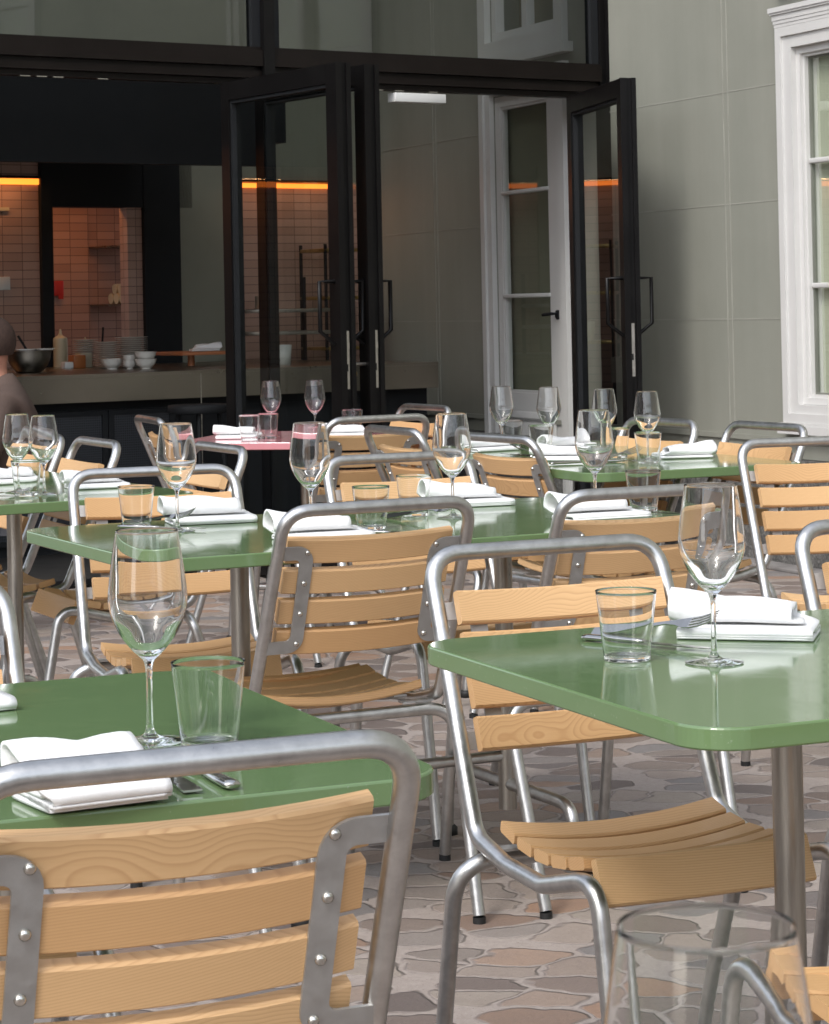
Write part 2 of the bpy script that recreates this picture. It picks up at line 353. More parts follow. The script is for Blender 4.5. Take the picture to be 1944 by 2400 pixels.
wd = bpy.data.worlds.new('World'); SC.world = wd; wd.use_nodes = True; wn = wd.node_tree
sky = wn.nodes.new('ShaderNodeTexSky'); sky.sky_type = 'NISHITA'; sky.sun_disc = False
SUN_EL, SUN_AZ = R(46), R(-150)      # azimuth: clockwise from +Y
sky.sun_elevation = SUN_EL; sky.sun_rotation = SUN_AZ; sky.air_density = 1.0; sky.dust_density = 1.6; sky.ozone_density = 1.0
bg = wn.nodes['Background']; bg.inputs[1].default_value = .15; hsv = wn.nodes.new('ShaderNodeHueSaturation'); hsv.inputs['Saturation'].default_value = .42; wn.links.new(sky.outputs[0], hsv.inputs['Color']); wn.links.new(hsv.outputs[0], bg.inputs[0])
sl = bpy.data.lights.new('sun', 'SUN'); so = bpy.data.objects.new('sun', sl); COL.objects.link(so)
sl.energy = .6; sl.angle = R(13); sl.color = (1, .97, .92)
sd = Vector((math.sin(SUN_AZ) * math.cos(SUN_EL), math.cos(SUN_AZ) * math.cos(SUN_EL), math.sin(SUN_EL)))
so.rotation_euler = sd.to_track_quat('Z', 'Y').to_euler(); so.location = sd * 30
SC.view_settings.view_transform = 'Standard'; SC.view_settings.look = 'None'; SC.view_settings.gamma = 1
SC.view_settings.exposure = 1.34
cy = SC.cycles; cy.max_bounces = 24; cy.transmission_bounces = 20; cy.transparent_max_bounces = 24; cy.glossy_bounces = 10; cy.diffuse_bounces = 6
cy.sample_clamp_indirect = 8; cy.caustics_reflective = True; cy.caustics_refractive = True; cy.blur_glossy = .3
try: cy.use_denoising = True
except Exception: pass

# ------------------------------------------------------------------ ground
g = MB(); g.add([(-60, -60, 0), (60, -60, 0), (60, 60, 0), (-60, 60, 0)], [(0, 1, 2, 3)])
struct(g.build('ground', M['paving']))

# ------------------------------------------------------------------ chair
BR = .0125
def slat_pt(x, v, t, which='back'):
    pass
def make_chair(label, group):
    t = thing('garden_chair', label, 'chair', group=group)
    # hoop: front legs, side rails and back in one bent tube
    half = [(.194, .432, .014), (.191, .352, .447), (.196, .20, .408), (.199, .09, .414), (.202, -.004, .436), (.196, -.172, .829)]
    rads = [.05, .09, .12, .05, .055]
    pts = half + [(-x, y, z) for (x, y, z) in half[::-1]]
    path = fillet(pts, rads + rads[::-1], 8)
    MB().tube(path, BR, 14).build('frame', M['galv'], t)
    rp = fillet([(-.223, -.115, .014), (-.240, .008, .404), (.240, .008, .404), (.223, -.115, .014)], [.062, .062], 8)
    MB().tube(rp, BR, 14).build('rear_leg_frame', M['galv'], t)
    for (x, y) in ((.194, .432), (-.194, .432), (.223, -.115), (-.223, -.115)):
        MB().cyl(x, y, 0, .012, .0129, 14).build('foot_cap', M['rubber'], t)
    # back slats, bowed backwards between the brackets
    b0 = Vector((0, -.053, .547)); b1 = Vector((0, -.133, .773)); vd = (b1 - b0).normalized(); nd = vd.cross(Vector((1, 0, 0))).normalized()
    if nd.y > 0: nd = -nd                                   # nd points backwards
    L = (b1 - b0).length; hs = .0502; pitchs = (L - hs) / 3; th = .0185; W = .174; bow = .016
    def back(x, v, w):                                     # w<0 towards the sitter
        q = b0 + vd * v + nd * (bow * (1 - (x / W) ** 2) + w); return (x, q.y, q.z)
    for k in range(4):
        v0 = k * pitchs; mb = MB(); nx = 17; e = .003
        ring = [(v0 + e, -th), (v0 + hs - e, -th), (v0 + hs, -th + e), (v0 + hs, -e), (v0 + hs - e, 0), (v0 + e, 0), (v0, -e), (v0, -th + e)]
        vs = []
        for i in range(nx):
            x = -W + 2 * W * i / (nx - 1); vs += [back(x, a, w) for a, w in ring]
        n = len(ring)
        fs = [(i * n + q, i * n + (q + 1) % n, (i + 1) * n + (q + 1) % n, (i + 1) * n + q) for i in range(nx - 1) for q in range(n)]
        fs += [tuple(range(n))[::-1], tuple(range((nx - 1) * n, nx * n))]
        mb.add(vs, fs, False).build('backrest_slat', M['wood'], t)
    # flat steel brackets welded to the hoop
    for s in (-1, 1):
        zoff = bow * (1 - (.137 / W) ** 2) + .0012
        o = b0 + nd * zoff
        def arc(cx, cyy, r, a0, a1, n=6): return [(cx + r * math.cos(R(a0 + (a1 - a0) * i / n)), cyy + r * math.sin(R(a0 + (a1 - a0) * i / n))) for i in range(n + 1)]
        vt, vb = L - .012, .006; xi, xo = .122, .149
        outl = [(.190, vt)] + arc(xi + .034, vt - .034, .034, 90, 180) + arc(xi + .03, vb + .03, .03, 180, 270) + [(.196, vb)] \
            + [(.196, vb + .026)] + arc(xo + .010, vb + .036, .010, 270, 180) + arc(xo + .010, vt - .037, .010, 180, 90) + [(.190, vt - .027)]
        poly = [(s * x, v) for x, v in outl]
        br = MB().prism(poly, o, (1, 0, 0), vd, nd * .0035).build('bracket', M['bracket'], t)
        for k in range(4):
            c = o + vd * (k * pitchs + hs * .5) + nd * .0035 + Vector((s * .1355, 0, 0))
            MB().tube([c, c + nd * .003, c + nd * .0042], [.0058, .0052, .003], 10).build('screw', M['screw'], br)
    # seat: five narrow slats and a broad front one that rolls over the edge
    def seat_obj(y0, z0, y1, z1, mname, W=.174):
        mb = MB(); nx = 15; d = Vector((0, y1 - y0, z1 - z0)); l = d.length; d.normalize(); nn = Vector((0, -d.z, d.y)); e = .003; tt = .0175
        ring = [(e, 0), (l - e, 0), (l, -e), (l, -tt + e), (l - e, -tt), (e, -tt), (0, -tt + e), (0, -e)]; vs = []
        for i in range(nx):
            x = -W + 2 * W * i / (nx - 1); sag = -.017 * (1 - (x / W) ** 2)
            for a, w in ring:
                q = Vector((0, y0, z0)) + d * a + nn * (w + sag); vs.append((x, q.y, q.z))
        n = len(ring)
        fs = [(i * n + q, i * n + (q + 1) % n, (i + 1) * n + (q + 1) % n, (i + 1) * n + q) for i in range(nx - 1) for q in range(n)]
        fs += [tuple(range(n))[::-1], tuple(range((nx - 1) * n, nx * n))]
        mb.add(vs, fs).build(mname, M['wood'], t)
    prof = [(.022, .462), (.075, .449), (.128, .443), (.181, .444), (.234, .451), (.287, .462)]
    for k in range(5):
        (ya, za), (yb, zb) = prof[k], prof[k + 1]; f = .86
        seat_obj(ya, za, ya + (yb - ya) * f, za + (zb - za) * f, 'seat_slat')
    seat_obj(.299, .4615, .324, .402, 'seat_front_slat', .165)
    for s in (-1, 1):
        pp = [(s * .128, y, z - .031) for y, z in prof] ; mb = MB()
        for i in range(5):
            a, c = Vector(pp[i]), Vector(pp[i + 1]); mb.prism([(-.014, 0), (.014, 0), (.014, .004), (-.014, .004)], a, (1, 0, 0), (0, 0, 1), c - a)
        for y in (.022, .20): mb.box(*sorted((s * .128, s * .196)), y - .012, y + .012, .408 if y > .1 else .418, .412 if y > .1 else .422)
        mb.build('seat_support', M['bracket'], t)
    return t
CG = 'metal and wood garden chairs set round the tables'
chairs = [  # x, y, yaw, label
    (-.257, 2.169, 23.2, 'ash slat chair nearest the camera, back towards us, cropped at bottom left'),
    (-.150, 4.703, 26.3, 'ash slat chair seen fully from behind in the middle, at the long green table'),
    (.391, 4.921, 23.6, 'ash slat chair seen from behind, partly hidden by the large wine glass on the right'),
    (.260, 3.560, 203.3, 'ash slat chair facing us at the right green table, seat and legs in view'),
    (-.570, 5.516, 199.5, 'ash slat chair facing us at the left end of the long middle table'),
    (.020, 5.852, 205, 'ash slat chair facing us behind the two tumblers on the long middle table'),
    (-.219, 8.305, 31, 'ash slat chair seen from behind, drawn up to the pink table'),
    (.073, 7.440, -64, 'ash slat chair seen edge-on, overlapping the chair drawn up to the pink table'),
    (.362, 6.907, -58, 'ash slat chair turned to the far right green table, just left of its near corner'),
    (-.120, 8.910, 118, 'small distant ash slat chair beyond the pink table, by the open door'),
    (-1.090, 6.940, 116, 'ash slat chair facing left at the far left green table, by the perforated bar front'),
    (-1.310, 7.350, 116, 'ash slat chair facing left, behind the two small wine glasses at the left'),
    (-.785, 8.500, -70, 'ash slat chair on the left of the pink table, turned towards it'),
    (-.700, 6.530, 116, 'ash slat chair facing left, behind the leftmost wine glass of the long table'),
    (.617, 7.463, 118, 'ash slat chair at the far right green table, directly under the open right door'),
    (.892, 7.083, 117, 'ash slat chair at the far right green table, below the corner of the white window'),
    (1.078, 6.183, 196, 'ash slat chair standing clear of the tables at the right, before the granite plinth'),
    (.860, 3.835, 200, 'ash slat chair cropped by the right edge, facing us across the right green table'),
    (-.700, 3.140, 203, 'ash slat chair cropped by the left edge, facing us across the near left green table'),
    (.660, 2.470, 22, 'ash slat chair at the bottom right corner, seat seen behind the blurred glass'),
    (-1.700, 9.000, 100, 'ash slat chair under the seated man in the brown shirt'),
]
c0 = None
for x, y, a, lab in chairs:
    if c0 is None:
        c0 = make_chair(lab, CG); c0.location = (x, y, 0); c0.rotation_euler = (0, 0, R(a))
    else: dup(c0, (x, y, 0), R(a), lab, CG)

# ------------------------------------------------------------------ tables
TZ = .745
def make_table(name, label, cx, cyy, yaw, L, W, mt, group, cols=(-1, 1)):
    t = thing(name, label, 'table', (cx, cyy, 0), R(yaw), group)
    rc = .065; out = []
    for (sx, sy, a0) in ((1, 1, 0), (-1, 1, 90), (-1, -1, 180), (1, -1, 270)):
        for k in range(15):
            a = R(a0 + 90 * k / 14); out.append((sx * (L / 2 - rc) + rc * math.cos(a), sy * (W / 2 - rc) + rc * math.sin(a)))
    n = len(out)
    def ring(ins, z): return [(x * (1 - ins / (L / 2)), y * (1 - ins / (W / 2)), z) for x, y in out]
    th = .026; rings = [ring(.003, TZ - th), ring(.001, TZ - th + .0008), ring(0, TZ - th + .0026), ring(0, TZ - .0026), ring(.0008, TZ - .0008), ring(.0026, TZ)]
    vs = sum(rings, []); fs = [(i * n + k, i * n + (k + 1) % n, (i + 1) * n + (k + 1) % n, (i + 1) * n + k) for i in range(5) for k in range(n)]
    mb = MB(); mb.add(vs, fs, False); mb.add(rings[5], [tuple(range(n))]); mb.add(rings[0], [tuple(range(n))[::-1]])
    mb.build('tabletop', mt, t)
    xs = [s * (L / 2 - .347) for s in cols]
    for x in xs:
        c = MB().cyl(x, 0, .11, TZ - .031, .0197, 24).build('column', M['column'], t)
        MB().box(x - .09, x + .09, -.16, .16, TZ - .030, TZ - .0265).build('mounting_plate', M['bracket'], t)
        fp = fillet([(x, -.29, .02), (x, -.28, .165), (x, .28, .165), (x, .29, .02)], .05, 6)
        MB().tube(fp, .0135, 12).build('foot_bar', M['galv'], t)
        for sy in (-1, 1): MB().lathe([(.0, 0), (.022, 0), (.022, .016), (.016, .022), (0, .022)], 16, (x, sy * .29, 0)).build('foot_pad', M['rubber'], t)
    if len(xs) > 1: MB().tube([(xs[0], 0, .226), (xs[1], 0, .226)], .0125, 12).build('stretcher', M['galv'], t)
    else:
        fp = fillet([(xs[0] - .29, 0, .02), (xs[0] - .28, 0, .200), (xs[0] + .28, 0, .200), (xs[0] + .29, 0, .02)], .05, 6)
        MB().tube(fp, .0135, 12).build('foot_bar', M['galv'], t)
        for sx in (-1, 1): MB().lathe([(.0, 0), (.022, 0), (.022, .016), (.016, .022), (0, .022)], 16, (xs[0] + sx * .29, 0, 0)).build('foot_pad', M['rubber'], t)
    return t
TG = 'green lacquered restaurant tables'
make_table('dining_table', 'green lacquered table at the left, nearest the camera, behind the cropped chair', -.726, 2.472, 23.4, 1.3, .8, M['green'], TG)
make_table('dining_table', 'long green table across the middle, two chairs seen from behind in front of it', -.097, 5.097, 26.4, 1.312, .8, M['green'], TG)
make_table('dining_table', 'green table at the right, its near corner and steel column in full view', .747, 3.187, 22.9, 1.312, .8, M['green'], TG)
make_table('dining_table', 'farthest right green table, under the open right door, crowded with glasses', .525, 7.235, 113, 1.33, .69, M['green'], TG)
make_table('dining_table', 'green table at the left edge carrying the two small wine glasses', -1.197, 6.478, 119, 1.31, .75, M['green'], TG)
make_table('dining_table', 'green table right under the camera, carrying the blurred wine glass', .35, .55, 22, 1.312, .8, M['green'], TG)
a5 = R(-13)
make_table('pink_dining_table', 'pink lacquered table in front of the open glass doors', -.41, 8.71, -13, .78, .75, M['pink'], None, (0,))

# ------------------------------------------------------------------ tableware
def smooth_prof(keys, n=6):
    """Catmull-Rom through (r,z) keys"""
    out = []
    K = [keys[0]] + keys + [keys[-1]]
    for i in range(1, len(K) - 2):
        for k in range(n):
            t = k / n; p = []
            for c in (0, 1):
                p0, p1, p2, p3 = K[i - 1][c], K[i][c], K[i + 1][c], K[i + 2][c]
                p.append(.5 * (2 * p1 + (p2 - p0) * t + (2 * p0 - 5 * p1 + 4 * p2 - p3) * t * t + (3 * p1 - p0 - 3 * p2 + p3) * t ** 3))
            out.append((max(p[0], 0), p[1]))
    out.append(keys[-1]); return out
def wine_mesh(hh, rb, rr, name):
    k = hh / .227
    outer = [(0, .0002), (.030, .0002), (.0362, .0008), (.0366, .0018), (.030, .0030), (.012, .0062), (.0052, .012), (.0036, .025), (.0033, .055), (.0037, .078), (.0062, .088)]
    foot = smooth_prof(outer, 4)
    bowl = smooth_prof([(.0062, .088), (.0175, .0985), (.0300, .1145), (.0385, .1325), (rb / k, .151), (.0409, .173), (.0374, .199), (rr / k, .2262)], 7)
    inner = smooth_prof([(rr / k - .00022, .2262), (.0374 - .0005, .199), (.0409 - .0008, .173), (rb / k - .0009, .151), (.0385 - .0011, .1332), (.0298 - .0014, .1168), (.0165, .1022), (.006, .0962), (0, .0955)], 7)
    prof = [(r * k, z * k) for r, z in foot + bowl[1:] + [(rr / k - .00011, .2264)] + inner]
    return MB().lathe(prof, 52).mesh(name, M['glass'])
WM = wine_mesh(.227, .0424, .0332, 'wine_glass'); WS = wine_mesh(.203, .0388, .0290, 'small_wine_glass')
def tumbler_mesh():
    o = smooth_prof([(0, .0003), (.024, .0003), (.0288, .0012), (.0303, .006), (.0348, .048), (.0394, .0895)], 6)
    i_ = smooth_prof([(.0391, .0895), (.0341, .048), (.0294, .0100), (.0265, .0072), (.018, .0064), (0, .0062)], 6)
    return MB().lathe(o + [(.03925, .0897)] + i_, 52).mesh('tumbler', M['tumbler'])
TM = tumbler_mesh()
def put(name, me, x, y, z, label, cat, group, rz=0, tilt=None):
    o = bpy.data.objects.new(name, me); COL.objects.link(o); o.location = (x, y, z); o.rotation_euler = (0, 0, rz)
    if tilt: o.rotation_euler = (tilt[0], tilt[1], rz)
    return tag(o, label, cat, group)
GZ = TZ + .0003
wine = [(.1035, .895, WM, 'blurred wine glass cropped by the bottom edge at the right, closest to the camera'),
    (-.292, 2.566, WM, 'wine glass on the near left table, standing behind the folded napkin'),
    (.370, 3.047, WM, 'large wine glass on the right green table, beside the fork'),
    (-.506, 5.019, WM, 'wine glass at the left end of the long middle table, beside the fork'),
    (-.223, 4.937, WM, 'wine glass on the long middle table, seen against the black under the pink table'),
    (.073, 5.216, WM, 'wine glass on the long middle table just right of the two tumblers'),
    (.386, 5.263, WM, 'wine glass at the right end of the long middle table, behind the chair rail'),
    (-1.040, 6.230, WS, 'left one of the two small wine glasses on the table at the left edge'),
    (-.955, 6.121, WS, 'right one of the two small wine glasses on the table at the left edge'),
    (.268, 7.640, WS, 'small wine glass farthest left on the far right table'),
    (.410, 7.480, WS, 'small wine glass second from left on the far right table'),
    (.562, 7.218, WS, 'small wine glass on the far right table, partly behind a bigger wine glass'),
    (.664, 6.939, WS, 'small wine glass farthest right on the far right table'),
    (-.532, 8.740, WS, 'left wine glass on the pink table'), (-.372, 8.720, WS, 'right wine glass on the pink table')]
for x, y, me, lab in wine: put('wine_glass', me, x, y, GZ, lab, 'wine glass', 'wine glasses on the tables', random.random() * 6)
tumb = [(-.226, 2.534, 'tumbler on the near left table, largest tumbler in the picture'), (.263, 3.086, 'tumbler on the right green table, in front of the knife and fork'),
    (-.604, 5.128, 'tumbler at the left end of the long middle table'), (-.100, 4.985, 'front one of the two tumblers in the middle of the long table'),
    (-.011, 5.284, 'rear one of the two tumblers in the middle of the long table'), (.494, 5.287, 'tumbler at the right end of the long middle table'),
    (-.998, 6.110, 'tumbler between the two small wine glasses on the table at the left edge'), (.300, 7.720, 'tumbler farthest left on the far right table'),
    (.379, 7.375, 'tumbler beside the rolled napkin on the far right table'), (.590, 7.120, 'tumbler hidden behind a wine glass on the far right table'),
    (.657, 6.856, 'tumbler on the far right table before its rightmost wine glass'), (-.596, 8.498, 'left tumbler on the pink table, in front of the napkin'),
    (-.536, 8.600, 'tumbler below the left wine glass on the pink table'), (-.240, 8.800, 'right tumbler on the pink table, behind the napkin')]
for x, y, lab in tumb: put('tumbler', TM, x, y, GZ, lab, 'tumbler', 'tumblers on the tables', random.random() * 6)

def napkin_mesh(L, D, hh, seed, name, taper=.85, wedge=False):
    """a folded linen napkin: flat layers below, a loose roll on top"""
    rnd = random.Random(seed)
    keys = [(.50, .14), (.80, .15), (.97, .12), (.99, .07), (.90, .035), (.10, .035), (.015, .07), (.0, .12), (.02, .18), (.12, .215), (.50, .21), (.88, .24), (1.01, .38), (1.03, .62), (.92, .88), (.70, 1.0), (.46, .92), (.32, .70), (.33, .48), (.46, .36), (.64, .38)]
    if wedge: keys = [(.60, .14), (.20, .12), (.10, .08), (.92, .05), (1.0, .10), (.9, .17), (.10, .15), (.0, .20), (-.02, .32), (.06, .43), (.30, .56), (.66, .84), (.90, .99), (1.02, .86), (1.0, .52), (.86, .30), (.50, .26), (.22, .28), (.16, .36)]
    keys = [(p + rnd.uniform(-.02, .02), z) for p, z in keys]
    path = smooth_prof([(p + 1, z) for p, z in keys], 4); path = [(p - 1, z) for p, z in path]
    m = len(path); nl = 15; vs = []; fs = []
    w = [rnd.uniform(-1, 1) for _ in range(8)]
    def offs(i):
        a = path[max(i - 1, 0)]; b = path[min(i + 1, m - 1)]; dx, dz = (b[0] - a[0]) * D, (b[1] - a[1]) * hh; l = math.hypot(dx, dz) or 1; return -dz / l, dx / l
    thk = .0024
    for side in (1, -1):
        for j in range(nl):
            q = j / (nl - 1)
            for i in range(m):
                up_ = max(0, (path[i][1] - .24)) / .6
                l0 = -.42 - .08 * min(1, up_ * 3); l1 = .5 - (1 - taper) * min(1, up_ * 2.5)
                x = (l0 + (l1 - l0) * q) * L
                sc = 1 - .28 * up_ * q * (.6 + .4 * w[1]); nx_, nz = offs(i)
                y = (path[i][0] - .5) * D + .008 * up_ * math.sin(3 * q + w[2] * 3) + nx_ * thk * side + .004 * (q - .5) * w[5]
                z = path[i][1] * hh * sc + .002 * math.sin(9 * q + i * .5 + w[3] * 6) * up_ + nz * thk * side + .0007
                vs.append((x, y, max(z, .0006)))
    K = nl * m
    for j in range(nl - 1):
        for i in range(m - 1):
            a = j * m + i; fs.append((a, a + 1, a + m + 1, a + m)); fs.append((K + a, K + a + m, K + a + m + 1, K + a + 1))
    for j in range(nl - 1):
        for i in (0, m - 1): a = j * m + i; fs.append((a, a + m, K + a + m, K + a))
    for i in range(m - 1):
        for j in (0, nl - 1): a = j * m + i; fs.append((a, K + a, K + a + 1, a + 1))
    return MB().add(vs, fs, True).mesh(name, M['cloth'])
NG = 'folded white linen napkins'
NA = [napkin_mesh(.20, .105, .058, s, 'napkin', tp) for s, tp in ((1, .84), (2, .86), (3, .8))]
NS = [napkin_mesh(.17, .095, .046, s, 'napkin', tp) for s, tp in ((5, .86), (6, .9))]
NF = napkin_mesh(.126, .104, .056, 11, 'napkin', .99, True)
naps = [(-.318, 2.258, 30, NF, 'thick folded white napkin on the near left table, seen through the chair back rail'),
    (-.585, 2.790, 28, NA[1], 'white napkin cut off by the left edge on the near left table'),
    (.440, 3.290, -15, NA[0], 'white napkin with an open roll on the right green table, beside the large wine glass'),
    (-.462, 5.225, 16, NA[1], 'white napkin at the left end of the long middle table, behind the fork'),
    (-.200, 4.790, 20, NA[2], 'white napkin behind the top rail of the middle chair'),
    (.108, 5.530, 18, NA[0], 'white napkin on the far side of the long middle table, right of the tumblers'),
    (.380, 5.110, 22, NA[2], 'white napkin at the right end of the long middle table, inside the chair rail'),
    (-.855, 6.330, 20, NS[0], 'flat white napkin at the right end of the table at the left edge'), (-1.120, 6.560, 20, NS[1], 'white napkin half cut off by the left edge, beside the small wine glasses'),
    (.415, 7.080, -12, NS[0], 'rolled white napkin at the front left of the far right table'), (.470, 7.560, 25, NS[1], 'white napkin standing behind the rolled one on the far right table'),
    (.785, 7.075, 190, NS[0], 'white napkin with its roll open to the right on the far right table'), (.225, 7.600, 30, NS[1], 'flat pointed white napkin at the left corner of the far right table'),
    (-.650, 8.640, -5, NS[0], 'white napkin at the left of the pink table'), (-.260, 8.640, 10, NS[1], 'white napkin at the right of the pink table')]
for x, y, a, me, lab in naps: put('napkin', me, x, y, GZ, lab, 'napkin', NG, R(a))

def fork_mesh():
    mb = MB(); L = .19
    cl = [(-L / 2, .0035, .010), (-.06, .004, .0095), (-.02, .006, .0045), (.02, .009, .0035), (.035, .008, .006), (.045, .006, .0105), (.056, .006, .0118)]
    vs = []
    for x, z, w in cl: vs += [(x, -w, z + .0011), (x, w, z + .0011), (x, w * .9, z - .0011), (x, -w * .9, z - .0011)]
    n = 4; m = len(cl); fs = [(i * n + k, i * n + (k + 1) % n, (i + 1) * n + (k + 1) % n, (i + 1) * n + k) for i in range(m - 1) for k in range(n)] + [(3, 2, 1, 0), tuple(range((m - 1) * n, m * n))]
    mb.add(vs, fs)
    for k in range(4):
        y = -.0100 + k * .00667
        mb.tube([(.055, y, .006), (.070, y, .0075), (.085, y * .97, .011), (L / 2 + .004, y * .94, .016)], [.0019, .0017, .0014, .0007], 6)
    return mb.mesh('fork', M['cutlery'])
def knife_mesh():
    mb = MB(); cl = [(-.105, .0085, .0035), (-.098, .0095, .0045), (-.06, .0085, .0042), (-.02, .006, .0036), (-.005, .0055, .003)]
    pts = [(x, 0, .0050) for x, w, h in cl]; n = 10; vs = []
    for x, w, h in cl: vs += [(x, w * math.cos(2 * math.pi * k / n), .0050 + h * math.sin(2 * math.pi * k / n)) for k in range(n)]
    mb.add(vs, [(i * n + k, i * n + (k + 1) % n, (i + 1) * n + (k + 1) % n, (i + 1) * n + k) for i in range(len(cl) - 1) for k in range(n)] + [tuple(range(n))[::-1], tuple(range((len(cl) - 1) * n, len(cl) * n))], True)
    bl = [(-.006, -.005), (.015, -.008), (.06, -.0085), (.095, -.006), (.107, .002), (.10, .0055), (.05, .0065), (-.006, .0055)]
    mb.prism(bl, (0, 0, .0042), (1, 0, 0), (0, 1, 0), (0, 0, .0014)); return mb.mesh('knife', M['cutlery'])
FM, KM = fork_mesh(), knife_mesh()
KG, FG = 'table knives', 'table forks'
cut = [(FM, -.256, 2.372, 112, 'fork lying beside the thick napkin on the near left table', 'fork', FG), (KM, -.226, 2.395, 114, 'knife with a rounded handle on the near left table', 'knife', KG),
    (FM, .318, 3.280, -31, 'fork with its tines towards the large wine glass on the right green table', 'fork', FG), (KM, .302, 3.205, -40, 'knife in front of the fork on the right green table', 'knife', KG),
    (FM, -.560, 5.150, -28, 'fork between tumbler and wine glass at the left end of the long middle table', 'fork', FG), (KM, -.545, 5.075, -25, 'knife lying next to the fork at the left end of the long middle table', 'knife', KG),
    (KM, -.055, 4.860, -20, 'knife behind the chair rail in the middle of the long table', 'knife', KG), (FM, .005, 5.190, -30, 'fork left of the wine glass in the middle of the long table', 'fork', FG),
    (KM, .505, 5.195, -38, 'knife at the right end of the long middle table', 'knife', KG), (FM, -1.075, 6.100, 35, 'fork at the left edge on the table with the small wine glasses', 'fork', FG), (KM, -1.060, 6.050, -15, 'knife at the left edge on the table with the small wine glasses', 'knife', KG),
    (FM, .330, 7.230, 120, 'fork at the left edge of the far right table', 'fork', FG), (KM, .300, 7.290, 115, 'knife at the left edge of the far right table', 'knife', KG),
    (KM, .475, 6.905, 20, 'knife in front of the rolled napkin on the far right table', 'knife', KG), (FM, .570, 6.960, 40, 'fork in the middle of the far right table, left of the front tumbler', 'fork', FG), (KM, .600, 6.930, 10, 'knife crossing the fork on the far right table', 'knife', KG)]
for me, x, y, a, lab, cat, gr in cut: put(cat, me, x, y, GZ + (.012 if cat == 'fork' and -x < .62 and y > 3 else 0), lab, cat, gr, R(a), (R(28), R(-7)) if cat == 'fork' and -x < .62 and y > 3 else None)

# ------------------------------------------------------------------ old building: long wall on the right, running on behind the glass front
BW = thing('stone_building', 'old grey green stone building with white framed windows on the right', 'building', (1.742, 10.7, 0), R(24.0))
T0, T1 = -17., 4.86                                        # local y runs along the wall, +x into it
def wallbox(z0, z1, holes):
    mb = MB(); y = T0
    for (a, b, ha, hb) in holes:
        mb.box(0, .35, y, a, z0, z1)
        if ha > z0: mb.box(0, .35, a, b, z0, ha)
        if hb < z1: mb.box(0, .35, a, b, hb, z1)
        y = b
    mb.box(0, .35, y, T1, z0, z1); return mb
wins = [(-1.05 - 3.28 * k, .03 - 3.28 * k) for k in range(5)]
fd = (2.32, 3.13)
mb = wallbox(.49, 2.46, sorted([(a, b, .69, 2.40) for a, b in wins]) + [(fd[0], fd[1], .49, 2.44)])
mb2 = wallbox(2.46, 9.0, sorted([(a, b, 2.62, 4.0) for a, b in wins]) + [(fd[0], fd[1], 2.62, 4.0)])
o = mb.add(mb2.v, mb2.f); mb.sm = [False] * len(mb.f); mb.build('wall', M['wall'], BW)
for z in (1.117, 1.657, 2.186, 3.2, 3.75):
    ys = T0; spans = []
    for (a, b) in sorted(wins) + [(2.20, 3.26)]:
        spans.append((ys + .001, a - .125 if b < 1 else a)); ys = b + .125 if b < 1 else b
    spans.append((ys + .001, T1 - .01))
    for p0, p1 in spans: MB().box(-.0016, .01, p0, p1, z, z + .0055).build('mortar_joint', M['joint'], BW)
for y in (.64, 3.95, -2.64, -5.92):
    for dy in (-.021, .021): MB().box(-.0028, .01, y + dy - .003, y + dy + .003, .60, 4.2).build('mortar_joint', M['joint'], BW)
st = MB(); st.box(-.012, .02, T0, T1, .56, .584); st.box(-.05, .02, T0, T1, 4.32, 4.44); st.box(-.03, .02, T0, T1, 4.25, 4.3195); st.build('string_course', M['wall'], BW)
pl = MB(); y = T0
while y < T1:
    pl.box(-.030, .34, y + .003, min(y + 1.1, T1), 0, .487); y += 1.103
pl.build('plinth', M['granite'], BW)
MB().box(-.3, 8, T0, T1, 9.0, 9.2).build('roof', M['roofm'], BW)
def frame_ring(mb, y0, y1, z0, z1, w, x0, x1):
    mb.box(x0, x1, y0, y0 + w, z0, z1); mb.box(x0, x1, y1 - w, y1, z0, z1); mb.box(x0, x1, y0 + w, y1 - w, z1 - w, z1); mb.box(x0, x1, y0 + w, y1 - w, z0, z0 + w)
